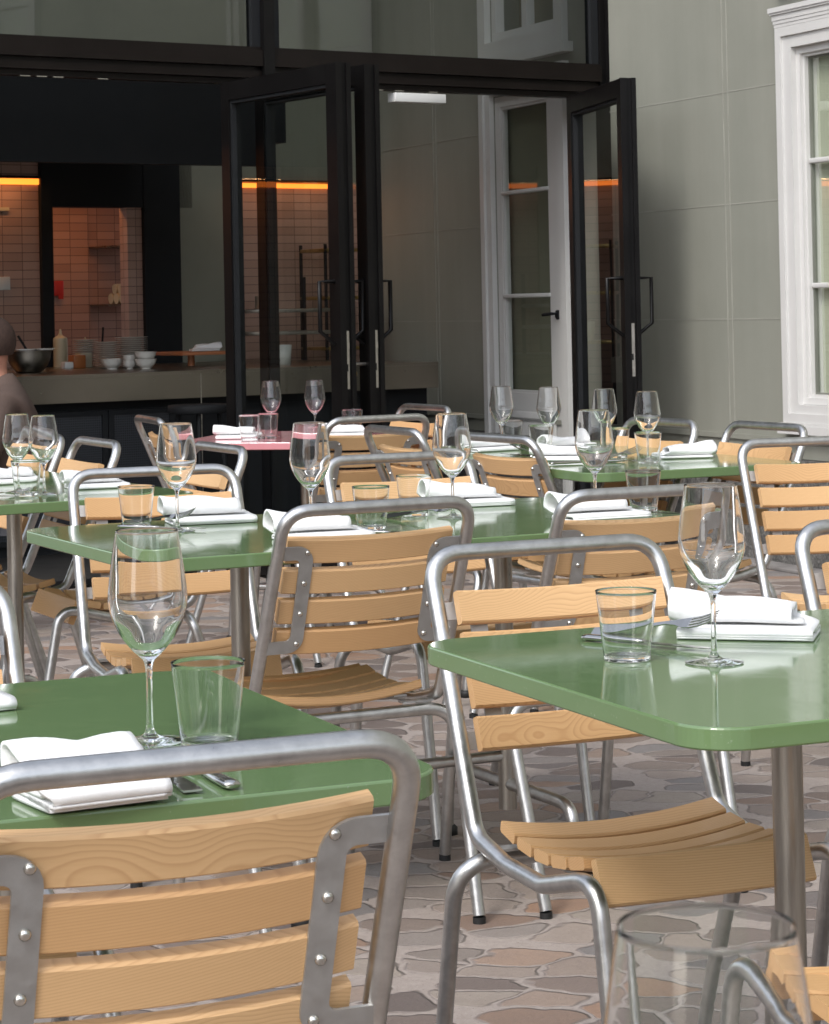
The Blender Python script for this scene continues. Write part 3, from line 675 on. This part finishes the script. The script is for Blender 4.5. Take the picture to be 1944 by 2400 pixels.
for k, (a, b) in enumerate(wins):
    w = thing('window', '', '', (0, 0, 0)); del w['label'], w['category']; w.parent = BW
    for (z0, z1, bars) in ((.69, 2.40, (1.266, 1.822)), (2.62, 4.0, (3.3,))):
        f = MB()
        frame_ring(f, a - .105, b + .105, z0 - .035, z1 + .03, .042, -.045, .02); frame_ring(f, a - .063, b + .063, z0 - .02, z1 + .0, .066, -.033, .02)
        frame_ring(f, a + .003, b - .003, z0 + .047, z1 - .067, .030, -.004, .06)
        frame_ring(f, a + .033, b - .033, z0 + .077, z1 - .097, .014, .012, .09)
        for zb in bars: f.box(.020, .058, a + .047, b - .047, zb - .012, zb + .012, .006)
        f.box(-.02, .06, (a + b) / 2 - .03, (a + b) / 2 + .03, z0 + .09, z1 - .11, .008)
        f.build('window_frame', M['whitep'], w)
        gk = MB(); frame_ring(gk, a + .047, b - .047, z0 + .091, z1 - .111, .008, .0305, .05); gk.build('gasket', M['gasket'], w)
        MB().add([(.042, a + .055, z0 + .09), (.042, b - .055, z0 + .09), (.042, b - .055, z1 - .11), (.042, a + .055, z1 - .11)], [(0, 1, 2, 3)]).build('pane', M['winpane'], w)
        MB().box(.075, .085, a - .0, b + .0, z0 - .0, z1 - .0).build('blind', M['curtain'], w)
    c = MB()
    for (p, z0, z1, e) in ((-.066, 2.498, 2.520, .128), (-.060, 2.488, 2.4975, .124), (-.052, 2.462, 2.4875, .116), (-.049, 2.446, 2.4615, .112), (-.046, 2.4305, 2.4455, .108)): c.box(p, .02, a - e, b + e, z0, z1)
    c.build('cornice', M['whitep'], w)
    s = MB(); s.box(-.062, .02, a - .130, b + .130, .605, .640); s.box(-.055, .02, a - .115, b + .115, .6405, .6545); s.build('sill', M['whitep'], w)
# french door inside the hall
F = thing('french_door', '', ''); del F['label'], F['category']; F.parent = BW
f = MB(); a, b = fd
frame_ring(f, a - .105, b + .115, .02, 2.50, .05, -.045, .02); frame_ring(f, a - .055, b + .065, .03, 2.45, .06, -.03, .02); f.build('door_frame', M['whitep'], F)
f = MB(); a2, b2 = a + .012, b - .01
f.box(.0, .05, a2, a2 + .145, .06, 2.38); f.box(.0, .05, b2 - .06, b2, .06, 2.38); f.box(0, .05, a2 + .145, b2 - .06, 2.32, 2.38); f.box(0, .05, a2 + .145, b2 - .06, .06, .72)
f.box(-.012, .0, a2 + .10, b2 - .03, .16, .62, .008)
f.build('door_leaf', M['whitep'], F)
f = MB()
for zb in (1.258, 1.836): f.box(-.006, .03, a2 + .146, b2 - .061, zb - .011, zb + .011, .005)
frame_ring(f, a2 + .146, b2 - .061, .721, 2.319, .014, .004, .03); f.build('glazing_bar', M['whitep'], F)
MB().add([(.022, a2 + .15, .73), (.022, b2 - .07, .73), (.022, b2 - .07, 2.31), (.022, a2 + .15, 2.31)], [(0, 1, 2, 3)]).build('pane', M['innerpane'], F)
MB().box(.07, .08, a2, b2, .1, 2.4).build('blind', M['curtain2'], F)
h = MB(); h.tube([(-.045, a + .06, 1.156), (-.045, a + .17, 1.150)], .009, 10); h.tube([(-.0, a + .075, 1.156), (-.05, a + .075, 1.156)], .008, 10); h.tube([(-.0, a + .075, 1.15), (-.008, a + .075, 1.15)], .026, 16); h.build('handle', M['dark'], F)
uf = MB(); frame_ring(uf, a - .105, b + .115, 2.60, 4.03, .09, -.04, .02); frame_ring(uf, a + .0, b - .0, 2.69, 3.94, .05, -.005, .05); uf.box(.0, .05, a + .38, a + .44, 2.74, 3.89); uf.box(-.06, .02, a - .16, b + .16, 2.545, 2.598); uf.build('window_frame', M['whitep'], F)
MB().box(.17, .18, a, b, 2.64, 3.98).build('blind', M['curtain2'], F)
kb = MB(); y = T0
while y < 2.0:
    kb.box(-.15, -.031, y + .003, y + .9, 0, .018, .004); y += .903
ko = kb.build('kerb', M['kerb']); ko.location = BW.location; ko.rotation_euler = BW.rotation_euler; struct(ko)

# ------------------------------------------------------------------ glass front and what stands behind it (local x to the right, y inwards)
FA = R(33.99); FO = (1.0, 12.37, 0)
def fth(name, label, cat, x, y, z=0, rz=0, group=None):
    p = Matrix.Rotation(FA, 3, 'Z') @ Vector((x, y, 0)); return thing(name, label, cat, (FO[0] + p.x, FO[1] + p.y, z), FA + rz, group)
def fput(o, x=0, y=0, z=0, rz=0):
    p = Matrix.Rotation(FA, 3, 'Z') @ Vector((x, y, 0)); o.location = (FO[0] + p.x, FO[1] + p.y, z); o.rotation_euler = (0, 0, FA + rz); return o
GF = fth('glazed_front', 'tall black steel glazed front with open doorways, beside the stone building', 'glass front', 0, 0)
MB().box(-2.062, -2.006, -.055, .06, 2.27, 5.6).build('mullion', M['blackm'], GF)
p = MB(); p.box(-.012, .056, -.06, .06, 0, 5.6); p.box(-.050, -.0125, -.03, .05, 2.26, 5.6); p.build('post', M['blackm'], GF)
for nm, x0, x1 in (('left', -5.5, -2.063), ('right', -2.005, -.0505)):
    b = MB(); b.box(x0, x1, -.045, .06, 2.345, 2.420); b.box(x0, x1, -.030, .06, 2.4205, 2.436); b.box(x0, x1, -.012, .06, 2.325, 2.3445); b.box(x0, x1, -.03, .06, 2.290, 2.3245); b.box(x0, x1, .0, .06, 2.262, 2.2895)
    b.build('transom', M['brownb'], GF)
    b = MB(); b.box(x0, x0 + .045, -.02, .03, 2.437, 5.55); b.box(x1 - .045, x1, -.02, .03, 2.437, 5.55); b.box(x0 + .0455, x1 - .0455, -.02, .03, 5.5, 5.55); b.build('pane_frame', M['dark'], GF)
    MB().add([(x0 + .04, .005, 2.43), (x1 - .04, .005, 2.43), (x1 - .04, .005, 5.52), (x0 + .04, .005, 5.52)], [(0, 1, 2, 3)]).build('pane', M['pane'], GF)
b = MB(); b.box(-5.5, .0, -.06, .08, 5.56, 5.8); b.build('head_beam', M['blackm'], GF)
b = MB()
for x in (-3.28, -3.2, -3.12, -2.9, -1.42, -1.30, -1.10): b.box(x, x + .05, -.004, .012, 2.258, 2.2618)
b.build('track_fitting', M['lock'], GF)
b = MB(); b.box(-.55, -.11, .055, .075, 2.262, 2.276); b.build('reflection_bar', M['whitepl'], GF)  # white bar standing in for a bright reflection line on the track
b = MB(); b.box(-1.311, -1.01, -.02, .05, 2.205, 2.250, .004); b.build('door_sensor', M['whitepl'], GF)
MB().box(-5.5, .0, -.10, .12, .0, .012).build('threshold', M['blackm'], GF)

def glass_door(label, x, y, ang, width, mirror=False, lock_kind=0):
    """leaf along local +x from its hinge, y across its thickness"""
    d = fth('glass_door', label, 'door', x, y, 0, ang, 'open black framed glass doors')
    z0, z1, t = .015, 2.258, .032
    f = MB()
    f.box(0, .075, -t, t, z0, z1); f.box(width - .085, width, -t, t, z0, z1); f.box(.0755, width - .0855, -t, t, z1 - .085, z1); f.box(.0755, width - .0855, -t, t, z0, z0 + .11)
    f.box(width + .0005, width + .012, -t - .008, -t + .022, z0, z1); f.box(width + .0005, width + .008, t - .016, t + .006, z0, z1); f.box(-.012, -.0005, t - .02, t + .008, z0, z1)
    f.build('leaf_frame', M['blackm'], d)
    g2 = MB(); frame_ring2 = [(.0755, .088), (width - .0985, width - .0860)]
    for xa, xb in frame_ring2: g2.box(xa, xb, -t + .008, t - .008, z0 + .111, z1 - .0855)
    g2.box(.0885, width - .099, -t + .008, t - .008, z1 - .1, z1 - .0855); g2.build('glazing_bead', M['dark'], d)
    MB().add([(.085, 0, z0 + .1), (width - .095, 0, z0 + .1), (width - .095, 0, z1 - .09), (.085, 0, z1 - .09)], [(0, 1, 2, 3)]).build('pane', M['pane'], d)
    for s in (-1, 1):
        xh = width - .045
        MB().tube([(xh, s * t, 1.322), (xh, s * (t + .075), 1.322), (xh, s * (t + .075), 1.110), (xh, s * t, 1.052)], .0098, 8).build('pull_handle', M['blackm'], d)
    yl = -.004
    lp = MB(); lp.box(width + .0004, width + .0030, yl - .011, yl + .011, .862, 1.110)
    if lock_kind == 1: lp.box(width + .0004, width + .0026, yl - .024, yl - .0115, .985, 1.06)
    lp.build('lock_plate', M['lock'], d)
    lb = MB(); lb.box(width + .0031, width + .010, yl - .006, yl + .008, 1.032, 1.060); lb.build('latch', M['lock'], d)
    ks = MB(); ks.box(width + .0031, width + .0038, yl - .003, yl + .004, .938, .968); ks.build('keyhole', M['dark'], d)
    if lock_kind == 0:
        MB().lathe([(0, 0), (.012, 0), (.010, .012), (.019, .02), (.021, .03), (.016, .036), (0, .037)], 16).build('knob', M['brass'], d).matrix_local = Matrix.Translation((width - .05, t, .925)) @ Matrix.Rotation(-math.pi / 2, 4, 'X')
    if lock_kind == 1:
        MB().tube([(width - .04, -t, .965), (width - .04, -t - .06, .965)], .0085, 10).build('lever', M['lock'], d)
    return d
glass_door('open black framed glass door at the left, with a pair of pull handles and a brass knob', -2.255, -.03, R(-90.5), 1.016, lock_kind=0)
glass_door('open black framed glass door in the middle, showing its notched steel lock plate', -2.09, -.06, R(-90.7), .96, lock_kind=1)
glass_door('open black framed glass door at the right, in front of the white inner door', -.245, -.045, R(-113), 1.01, lock_kind=2)

# hall shell
fl = MB(); fl.box(-7, .0, .121, 3.0, -.05, .004); struct(fput(fl.build('interior_floor', M['floor'])))
HR = fth('hall_roof', 'unseen roof of the glazed hall, black, with glass added to let sky light in', 'roof', 0, 0)
MB().box(-7, -4.6, -.06, 5.2, 5.81, 6.0).build('solid_roof', M['dark'], HR)
MB().add([(-4.6, -.06, 5.82), (.6, -.06, 5.82), (1.5, 3.1, 5.82), (-4.6, 3.1, 5.82)], [(0, 1, 2, 3)]).build('added_roof_pane', M['pane'], HR)  # glass put in here so sky light brightens the hall
for x in (-3.2, -1.6, -.0): MB().box(x - .03, x + .03, -.06, 3.1, 5.83, 5.93).build('roof_bar', M['blackm'], HR)
RW = fth('rear_wall', 'rear wall of the bar, pink stacked tiles under a warm light strip', 'wall', 0, 0)
t = MB(); t.box(-1.225, .75, 3.0, 3.1, .0, 1.985); t.box(-5, -1.795, 3.0, 3.1, 0, 2.14); t.build('tiled_surface', M['tile'], RW)
t = MB(); t.box(-1.28, .75, 3.012, 3.1, 1.9855, 5.8); t.box(-5, -1.2805, 3.012, 3.1, 2.1405, 5.8); t.build('plaster_surface', M['olive'], RW)
t = MB(); t.box(-.498, .30, 2.985, 2.9985, 1.956, 1.9845); t.box(-5, -1.797, 2.985, 2.9985, 1.958, 1.992); t.build('light_strip', M['led'], RW)
t = MB(); t.box(-.498, .30, 2.975, 2.998, 1.9905, 2.004); t.box(-5, -1.797, 2.975, 2.998, 1.9935, 2.006); t.build('light_strip_cover', M['dark'], RW)
t = MB(); t.box(-2.06, -1.985, 2.988, 2.9995, 1.352, 1.428, .003); t.build('switch_plate', M['whitepl'], RW)
t = MB(); t.box(-2.06, -1.985, 2.985, 2.9995, 1.806, 1.826); t.build('wall_vent', M['cream'], RW)
# niche
t = MB(); t.box(-1.7945, -1.7225, 2.965, 3.30, 0, 2.3); t.box(-1.7215, -.80, 2.975, 3.095, 1.83, 2.3); t.box(-1.7215, -.55, 3.0905, 3.80, 2.0, 2.3); t.build('niche_frame', M['dark'], RW)
t = MB(); t.box(-1.72, -1.133, 3.70, 3.8, 0, 1.999); t.box(-1.1325, -.60, 3.74, 3.8, 0, 1.999); t.build('niche_tiles', M['tile'], RW)
t = MB(); t.box(-1.716, -1.15, 3.10, 3.13, 1.90, 1.99); t.build('niche_light', M['led'], RW)
for z in (1.262, 1.620):
    t = MB(); t.box(-1.130, -.80, 3.45, 3.735, z - .012, z, .002); t.build('steel_shelf', M['steel'], RW)
it = MB(); it.box(-1.385, -1.322, 3.668, 3.6995, 1.32, 1.412, .004); it.box(-1.362, -1.33, 3.66, 3.6675, 1.300, 1.325); tag(fput(it.build('intercom', M['red'])), 'red wall telephone box in the tiled niche', 'intercom')
tw = MB()
for k in range(3): tw.tube([(-1.02, 3.49 + .075 * k, 1.297), (-.90, 3.49 + .075 * k, 1.299)], .034, 12)
for k in range(2): tw.tube([(-1.01, 3.53 + .075 * k, 1.355), (-.905, 3.53 + .075 * k, 1.357)], .032, 12)
tag(fput(tw.build('towel_pile', M['cream'])), 'pile of rolled cream towels on the steel shelf in the niche', 'towels')
bk = MB(); bk.box(-5, -1.275, 1.2, 1.26, 1.965, 2.48); bk.box(-1.275, -1.2, 1.2, 3.0, 2.09, 2.48); bk.box(-5, -1.2755, 1.2605, 3.0, 2.10, 2.13)
tag(fput(bk.build('bulkhead', M['dark'])), 'large matt black bulkhead above the bar', 'bulkhead')
cl = MB(); cl.box(-1.13, -.8885, 2.966, 3.09, .904, 2.095); tag(fput(cl.build('pillar', M['dark'])), 'square matt black pillar beside the tiled niche', 'pillar')
ol = MB(); ol.box(-.888, -.50, 2.975, 3.092, .904, 2.095); tag(fput(ol.build('partition', M['olive'])), 'olive plaster partition between pillar and glass door', 'partition')
LW = MB(); LW.box(-5.2, -5.0, -.0, 3.1, 0, 5.8); tag(fput(LW.build('side_wall', M['olive'])), 'black side wall closing the bar on the left, out of view', 'wall')
# bar
BA = fth('bar_counter', 'long steel topped bar counter with black perforated front', 'bar', 0, 0)
t = MB(); t.box(-5, -.25, 1.2, 2.962, .888, .903); t.build('worktop', M['steel'], BA)
t = MB(); t.box(-5, -1.725, 1.205, 1.24, .762, .8875); t.box(-1.7245, -1.30, 1.206, 1.24, .762, .8875); t.box(-1.2995, -.25, 1.204, 1.24, .762, .8875); t.build('front_band', M['steel'], BA)
t = MB(); t.box(-1.742, -1.738, 1.2005, 1.204, .10, .90); t.build('seam_strip', M['lock'], BA)
t = MB(); t.box(-5, -.25, 1.32, 2.9, .0, .7615); t.build('carcass', M['dark'], BA)
for x0, x1 in ((-3.6, -2.92), (-2.915, -2.235), (-2.23, -1.85)):
    t = MB(); t.box(x0, x1, 1.295, 1.3195, .06, .715); t.build('perforated_panel', M['perf'], BA)
    t = MB(); frame = [(x0, x0 + .03, .06, .715), (x1 - .03, x1, .06, .715), (x0 + .0305, x1 - .0305, .69, .715), (x0 + .0305, x1 - .0305, .06, .085)]
    for q in frame: t.box(q[0], q[1], 1.285, 1.2945, q[2], q[3])
    t.build('panel_frame', M['dark'], BA)
CT = .9032
def lathe_obj(name, prof, m, n=28): return MB().lathe(prof, n).build(name, m)
bo = fth('mixing_bowl', 'large dark steel mixing bowl with utensils at the left end of the bar', 'bowl', -2.40, 1.86, CT)
MB().lathe(smooth_prof([(0, .001), (.055, .001), (.075, .012), (.105, .055), (.118, .112), (.121, .1125), (.116, .114), (.100, .06), (.07, .018), (0, .012)], 4), 32).build('bowl_shell', M['bowlm'], bo)
ut = fth('spatula', 'dark spatula leaning out of the mixing bowl', 'spatula', -2.40, 1.86, CT)
MB().tube([(.04, 0, .04), (-.055, .01, .195)], .0065, 8).build('spatula_handle', M['dark'], ut); MB().box(.02, .07, -.012, -.006, .02, .075, .002).build('spatula_blade', M['dark'], ut)
for k, (dx, lab) in enumerate(((-.055, 'left white dish lying on the mixing bowl rim'), (.05, 'right white dish lying on the mixing bowl rim'))):
    o = lathe_obj('dish', [(0, .0), (.045, .0), (.056, .010), (.053, .012), (0, .006)], M['ceram']); fput(o, -2.37 + dx, 1.84, CT + .1145); tag(o, lab, 'dish', 'white dishes on the mixing bowl')
o = lathe_obj('bottle', smooth_prof([(0, 0), (.035, 0), (.036, .13), (.03, .165), (.014, .19), (.013, .225), (0, .226)], 4), M['blackm']); fput(o, -2.47, 2.5, CT); tag(o, 'dark bottle standing behind the mixing bowl', 'bottle')
o = lathe_obj('pepper_mill', smooth_prof([(0, 0), (.020, 0), (.020, .12), (.014, .13), (.020, .15), (.016, .20), (0, .205)], 4), M['lock']); fput(o, -2.44, 2.1, CT); tag(o, 'slim steel mill next to the seated man’s head, behind the mixing bowl', 'mill')
sq = smooth_prof([(0, 0), (.040, 0), (.041, .02), (.041, .150), (.034, .170), (.012, .185), (.006, .215), (0, .216)], 4)
for x, y, s, lab in ((-1.72, 2.90, 1.0, 'tall cream squeeze bottle on the bar'), (-1.66, 2.70, .78, 'shorter cream squeeze bottle beside the tall one on the bar')):
    o = lathe_obj('squeeze_bottle', [(r * s, z * s) for r, z in sq], M['cream']); fput(o, x, y, CT); tag(o, lab, 'bottle', 'cream squeeze bottles')
u2o = MB(); u2o.tube([(0, 0, .03), (.015, 0, .225)], .006, 8); o = fput(u2o.build('spoon_handle', M['dark']), -1.60, 2.62, CT); tag(o, 'dark spoon handle sticking up beside the squeeze bottles', 'spoon')
for x, y, w, hh, mm, lab in ((-1.93, 2.38, .055, .040, 'whitepl', 'small white tub at the front of the bar'), (-1.84, 2.44, .075, .075, 'sauce', 'orange sauce container on the bar'), (-1.77, 2.50, .075, .085, 'frost', 'frosted plastic container next to the orange sauce'), (-1.99, 2.62, .06, .10, 'frost', 'narrow frosted container behind the white tub')):
    o = MB().box(-w / 2, w / 2, -w / 2, w / 2, 0, hh, .006).build('food_container', M[mm]); fput(o, x, y, CT); tag(o, lab, 'container', 'food containers on the bar')
pm = MB().lathe([(0, .001), (.045, .001), (.05, .003), (.080, .0082), (.082, .0095), (.079, .0098), (.05, .0050), (0, .0042)], 28).mesh('plate', M['ceram'])
ordn = ['topmost', 'second', 'third', 'fourth', 'fifth', 'sixth', 'seventh', 'eighth', 'ninth', 'tenth', 'eleventh', 'twelfth', 'thirteenth', 'fourteenth', 'fifteenth']
for x, y, n, sc, st in ((-1.735, 2.55, 14, .92, 'left stack'), (-1.765, 2.22, 13, .86, 'middle stack'), (-1.600, 2.25, 15, 1.16, 'tall right stack')):
    for k in range(n):
        o = put('plate', pm, 0, 0, 0, f'{ordn[n - 1 - k]} white plate from the top of the {st} on the bar', 'plate', 'stacked white plates on the bar', k * .7); fput(o, x + random.uniform(-.002, .002), y + random.uniform(-.002, .002), CT + k * .0114, k * .7); o.scale = (sc, sc, 1)
bp = smooth_prof([(0, .002), (.028, .0), (.030, .006), (.050, .025), (.062, .055), (.064, .0565), (.060, .055), (.047, .026), (.02, .010), (0, .009)], 4)
bmesh_ = MB().lathe(bp, 28).mesh('serving_bowl', M['ceram'])
for x, y, z, s, lab in ((-1.846, 2.00, 0, 1.0, 'shallow white bowl in front of the plate stacks'), (-1.745, 1.80, 0, .95, 'lower one of two nested white bowls at the right end of the bar'), (-1.745, 1.80, .038, .95, 'upper one of two nested white bowls at the right end of the bar'), (-1.79, 1.90, 0, .62, 'lower one of two small white cups beside the nested bowls'), (-1.788, 1.90, .030, .62, 'upper one of two small white cups beside the nested bowls')):
    o = put('serving_bowl', bmesh_, 0, 0, 0, lab, 'bowl', 'white bowls on the bar'); fput(o, x, y, CT + z); o.scale = (s, s, s * (1 if s > .9 else 1.3))
sh = MB(); sh.box(-1.40, -1.09, 2.02, 2.3995, .964, .983, .003); sh.cyl(-1.25, 2.2, CT, .9635, .02, 12); o = fput(sh.build('wall_table', M['orange'])); tag(o, 'small orange wooden stand on the bar before the olive partition', 'table')
o = put('napkin', NS[0], 0, 0, 0, 'white rolled napkin on the orange wooden shelf indoors', 'napkin', NG); fput(o, -1.20, 2.12, .984, R(160))
# glow of the lit strips
for nm, x, y, z, lx, en in (('bar_strip_glow', -3.0, 2.88, 2.0, 2.2, 1.9), ('door_strip_glow', -.1, 2.90, 1.985, .75, .22), ('niche_glow', -1.42, 3.25, 1.97, .5, .7)):
    al = bpy.data.lights.new(nm, 'AREA'); al.shape = 'RECTANGLE'; al.size = lx; al.size_y = .03; al.energy = en; al.color = (1, .48, .20); ao = bpy.data.objects.new(nm, al); COL.objects.link(ao); fput(ao, x, y, z)
# bar stools
def stool(label, x, y):
    s = fth('bar_stool', label, 'stool', x, y, 0, .3, 'black bar stools in front of the bar')
    MB().lathe([(0, .70), (.15, .70), (.155, .705), (.155, .735), (.15, .742), (0, .742)], 28).build('stool_seat', M['dark'], s)
    for k in range(4):
        a = math.pi / 4 + k * math.pi / 2; MB().tube([(.10 * math.cos(a), .10 * math.sin(a), .70), (.17 * math.cos(a), .17 * math.sin(a), 0)], .011, 8).build('stool_leg', M['dark'], s)
    MB().tube([(.15 * math.cos(k * math.pi / 8), .15 * math.sin(k * math.pi / 8), .25) for k in range(17)], .008, 8).build('foot_ring', M['lock'], s)
stool('black bar stool standing in front of the bar, left of the open glass door', -1.95, .85)
# steel shelves behind the right door
SR = fth('steel_rack', 'rack of brass coloured steel shelves mirrored in the right glass door', 'shelf rack', -.09, 2.62)
for z in (.955, 1.262, 1.552): MB().box(.0, .28, .0, .3, z, z + .022, .003).build('rack_shelf', M['brass'], SR)
for xx in (.0, .265):
    for yy in (.0, .285): MB().box(xx, xx + .015, yy, yy + .015, 0, 1.6).build('rack_post', M['dark'], SR)
o = lathe_obj('paper_cup', [(0, 0), (.032, 0), (.043, .12), (.041, .12), (0, .01)], M['cream']); fput(o, .08, 2.72, .9775); tag(o, 'cream paper cup on the steel rack', 'cup')

HS = fth('hanging_shelf', 'steel two tier shelf over the bar, seen through the left glass door', 'shelf', -.72, 2.30)
for z in (1.06, 1.19): MB().box(0, .46, 0, .30, z, z + .022, .003).build('shelf_board', M['lock'], HS)
for xx in (.0, .44): MB().box(xx, xx + .02, .27, .29, .904, 1.40).build('shelf_post', M['dark'], HS)
o = lathe_obj('cooking_pot', [(0, 0), (.055, 0), (.06, .004), (.06, .075), (.063, .078), (.057, .078), (.055, .01), (0, .008)], M['lock']); fput(o, -.62, 2.44, 1.2125); tag(o, 'steel cooking pot on the shelf behind the left glass door', 'pot')
o = lathe_obj('utensil_jar', [(0, 0), (.045, 0), (.052, .11), (.049, .11), (.043, .006), (0, .006)], M['ceram']); fput(o, -.95, 1.7, CT); tag(o, 'pale jar on the bar behind the left glass door', 'jar')

# ------------------------------------------------------------------ seated man at the left edge
def skin_obj(name, verts, edges, m, parent, root=0, sub=2):
    me = bpy.data.meshes.new(name); me.from_pydata([v[:3] for v in verts], edges, []); me.materials.append(m)
    o = bpy.data.objects.new(name, me); COL.objects.link(o); o.parent = parent
    o.modifiers.new('skin', 'SKIN'); sv = me.skin_vertices[0].data if me.skin_vertices else None
    if sv is None:
        bm = bmesh.new(); bm.from_mesh(me); bm.verts.layers.skin.verify(); bm.to_mesh(me); bm.free(); sv = me.skin_vertices[0].data
    for i, v in enumerate(verts):
        sv[i].radius = v[3] if isinstance(v[3], tuple) else (v[3], v[3])
    sv[root].use_root = True
    s = o.modifiers.new('sub', 'SUBSURF'); s.levels = s.render_levels = sub; o.modifiers['skin'].use_smooth_shade = True
    return o
MAN = thing('person', 'man with cropped hair in a brown shirt, seated at the left edge, turned left', 'person', (-1.578, 9.03, 0), R(100)); MAN.scale = (.93, .93, .93)
Zs = .455
V = [(0, 0, Zs + .09, (.15, .11)), (0, -.02, Zs + .22, (.135, .10)), (0, -.02, Zs + .38, (.15, .105)), (0, -.01, Zs + .50, (.12, .085)), (0, .005, Zs + .555, (.062, .06)), (0, .02, Zs + .60, (.056, .06)),
     (0, .03, Zs + .665, (.070, .080)), (0, .025, Zs + .735, (.074, .086)), (0, .015, Zs + .785, (.054, .060))]
Ed = [(i, i + 1) for i in range(8)]
def limb(start, pts):
    i0 = len(V); V.extend(pts); Ed.append((start, i0)); Ed.extend((i0 + k, i0 + k + 1) for k in range(len(pts) - 1)); return len(V) - 1
for s in (-1, 1):
    w = limb(3, [(s * .17, -.01, Zs + .49, .058), (s * .215, .02, Zs + .36, .047), (s * .225, .06, Zs + .24, .041), (s * .19, .20, Zs + .275, .036), (s * .14, .30, Zs + .305, .027), (s * .125, .345, Zs + .31, .030)])
    for k, (dx, l) in enumerate(((-.028, .06), (-.010, .075), (.009, .078), (.026, .066))):
        limb(w, [(s * .12 + dx, .375, Zs + .312, .0095), (s * .12 + dx * 1.1, .375 + l * .6, Zs + .305, .0085), (s * .12 + dx * 1.1, .375 + l, Zs + .292, .007)])
    limb(w - 0, [(s * .12 - s * .04, .35, Zs + .315, .011), (s * .12 - s * .055, .385, Zs + .310, .009)])
    limb(0, [(s * .10, .06, Zs + .085, .085), (s * .12, .24, Zs + .075, .070), (s * .125, .40, Zs + .06, .056), (s * .13, .42, .25, .046), (s * .13, .40, .09, .036), (s * .13, .44, .045, .036), (s * .135, .55, .035, .030)])
body = skin_obj('body', V, Ed, M['skin'], MAN)
sv = [(0, -.03, Zs + .10, (.170, .150)), (0, -.05, Zs + .22, (.160, .150)), (0, -.05, Zs + .38, (.175, .150)), (0, -.03, Zs + .50, (.140, .125)), (0, -.0, Zs + .572, (.078, .082)), (0, .008, Zs + .600, (.074, .078))]
se = [(i, i + 1) for i in range(5)]
for s in (-1, 1):
    i0 = len(sv); sv += [(s * .17, -.012, Zs + .488, .070), (s * .217, .02, Zs + .36, .060), (s * .226, .06, Zs + .245, .054), (s * .19, .20, Zs + .275, .048), (s * .15, .285, Zs + .30, .038)]
    se += [(3, i0)] + [(i0 + k, i0 + k + 1) for k in range(4)]
skin_obj('shirt', sv, se, M['shirt'], MAN)
tv = [(0, 0, Zs + .08, (.165, .12))]; te = []
for s in (-1, 1):
    i0 = len(tv); tv += [(s * .10, .06, Zs + .085, .094), (s * .12, .24, Zs + .075, .079), (s * .125, .405, Zs + .058, .065), (s * .13, .424, .25, .058), (s * .13, .405, .10, .050)]; te += [(0, i0)] + [(i0 + k, i0 + k + 1) for k in range(4)]
skin_obj('trousers', tv, te, M['trouser'], MAN)
def ball(name, m, c, r, cut=None):
    bm = bmesh.new(); bmesh.ops.create_uvsphere(bm, u_segments=24, v_segments=16, radius=1)
    for v in bm.verts: v.co = (c[0] + v.co.x * r[0], c[1] + v.co.y * r[1], c[2] + v.co.z * r[2])
    if cut: bmesh.ops.delete(bm, geom=[v for v in bm.verts if cut(v.co)], context='VERTS')
    me = bpy.data.meshes.new(name); bm.to_mesh(me); bm.free(); me.materials.append(m)
    for p_ in me.polygons: p_.use_smooth = True
    o = bpy.data.objects.new(name, me); COL.objects.link(o); o.parent = MAN; return o
hc = (0, .020, Zs + .738)
ball('hair', M['hair'], hc, (.084, .099, .104), lambda c: c.z < hc[2] - .060 + max(0, c.y - hc[1] + .02) * 1.1 or (c.y > hc[1] + .06 and c.z < hc[2] + .05))
for s in (-1, 1): ball('ear', M['skin'], (s * .081, .02, Zs + .70), (.012, .020, .030))
ball('nose', M['skin'], (0, .118, Zs + .695), (.014, .022, .026))
for s in (-1, 1): ball('eye', M['dark'], (s * .030, .104, Zs + .728), (.011, .008, .006))
ball('mouth', M['red'], (0, .108, Zs + .652), (.024, .006, .006))

# ------------------------------------------------------------------ unseen buildings added behind and beside the camera, to be mirrored in glass and steel
def far_building(name, label, loc, rz, L, hh):
    b = thing(name, label, 'building', loc, rz)
    MB().box(-L / 2, L / 2, 0, .5, 0, hh).build('wall', M['facade'], b)
    for k in range(int(L // 3)):
        x = -L / 2 + 1.5 + 3 * k
        for z in (.9, 4.4):
            MB().box(x - .55, x + .55, -.03, -.001, z, z + 2.1).build('window', M['darkwin'], b)
            f = MB()
            for q in ((x - .66, x - .551, z - .1, z + 2.2), (x + .551, x + .66, z - .1, z + 2.2), (x - .55, x + .55, z + 2.101, z + 2.2), (x - .55, x + .55, z - .1, z - .001), (x - .03, x + .03, z + .001, z + 2.099)): f.box(q[0], q[1], -.06, -.0005 if q[0] != x - .03 else -.031, q[2], q[3])
            f.build('window_frame', M['whitep'], b)
    MB().box(-L / 2 - .2, L / 2 + .2, -.3, 1.5, hh, hh + .2).build('roof', M['roofm'], b); return b
far_building('reflection_house', 'unseen pale rendered house added behind the camera for reflections', (1, -24, 0), R(180 + 8), 36, 6.4)  # out of view, put in so the glassware has something to reflect
far_building('reflection_wing', 'unseen pale rendered wing added on the left to darken reflections of the sky', (-15, 2, 0), R(90), 30, 6.4)  # out of view, put in to block bright sky from the door glass
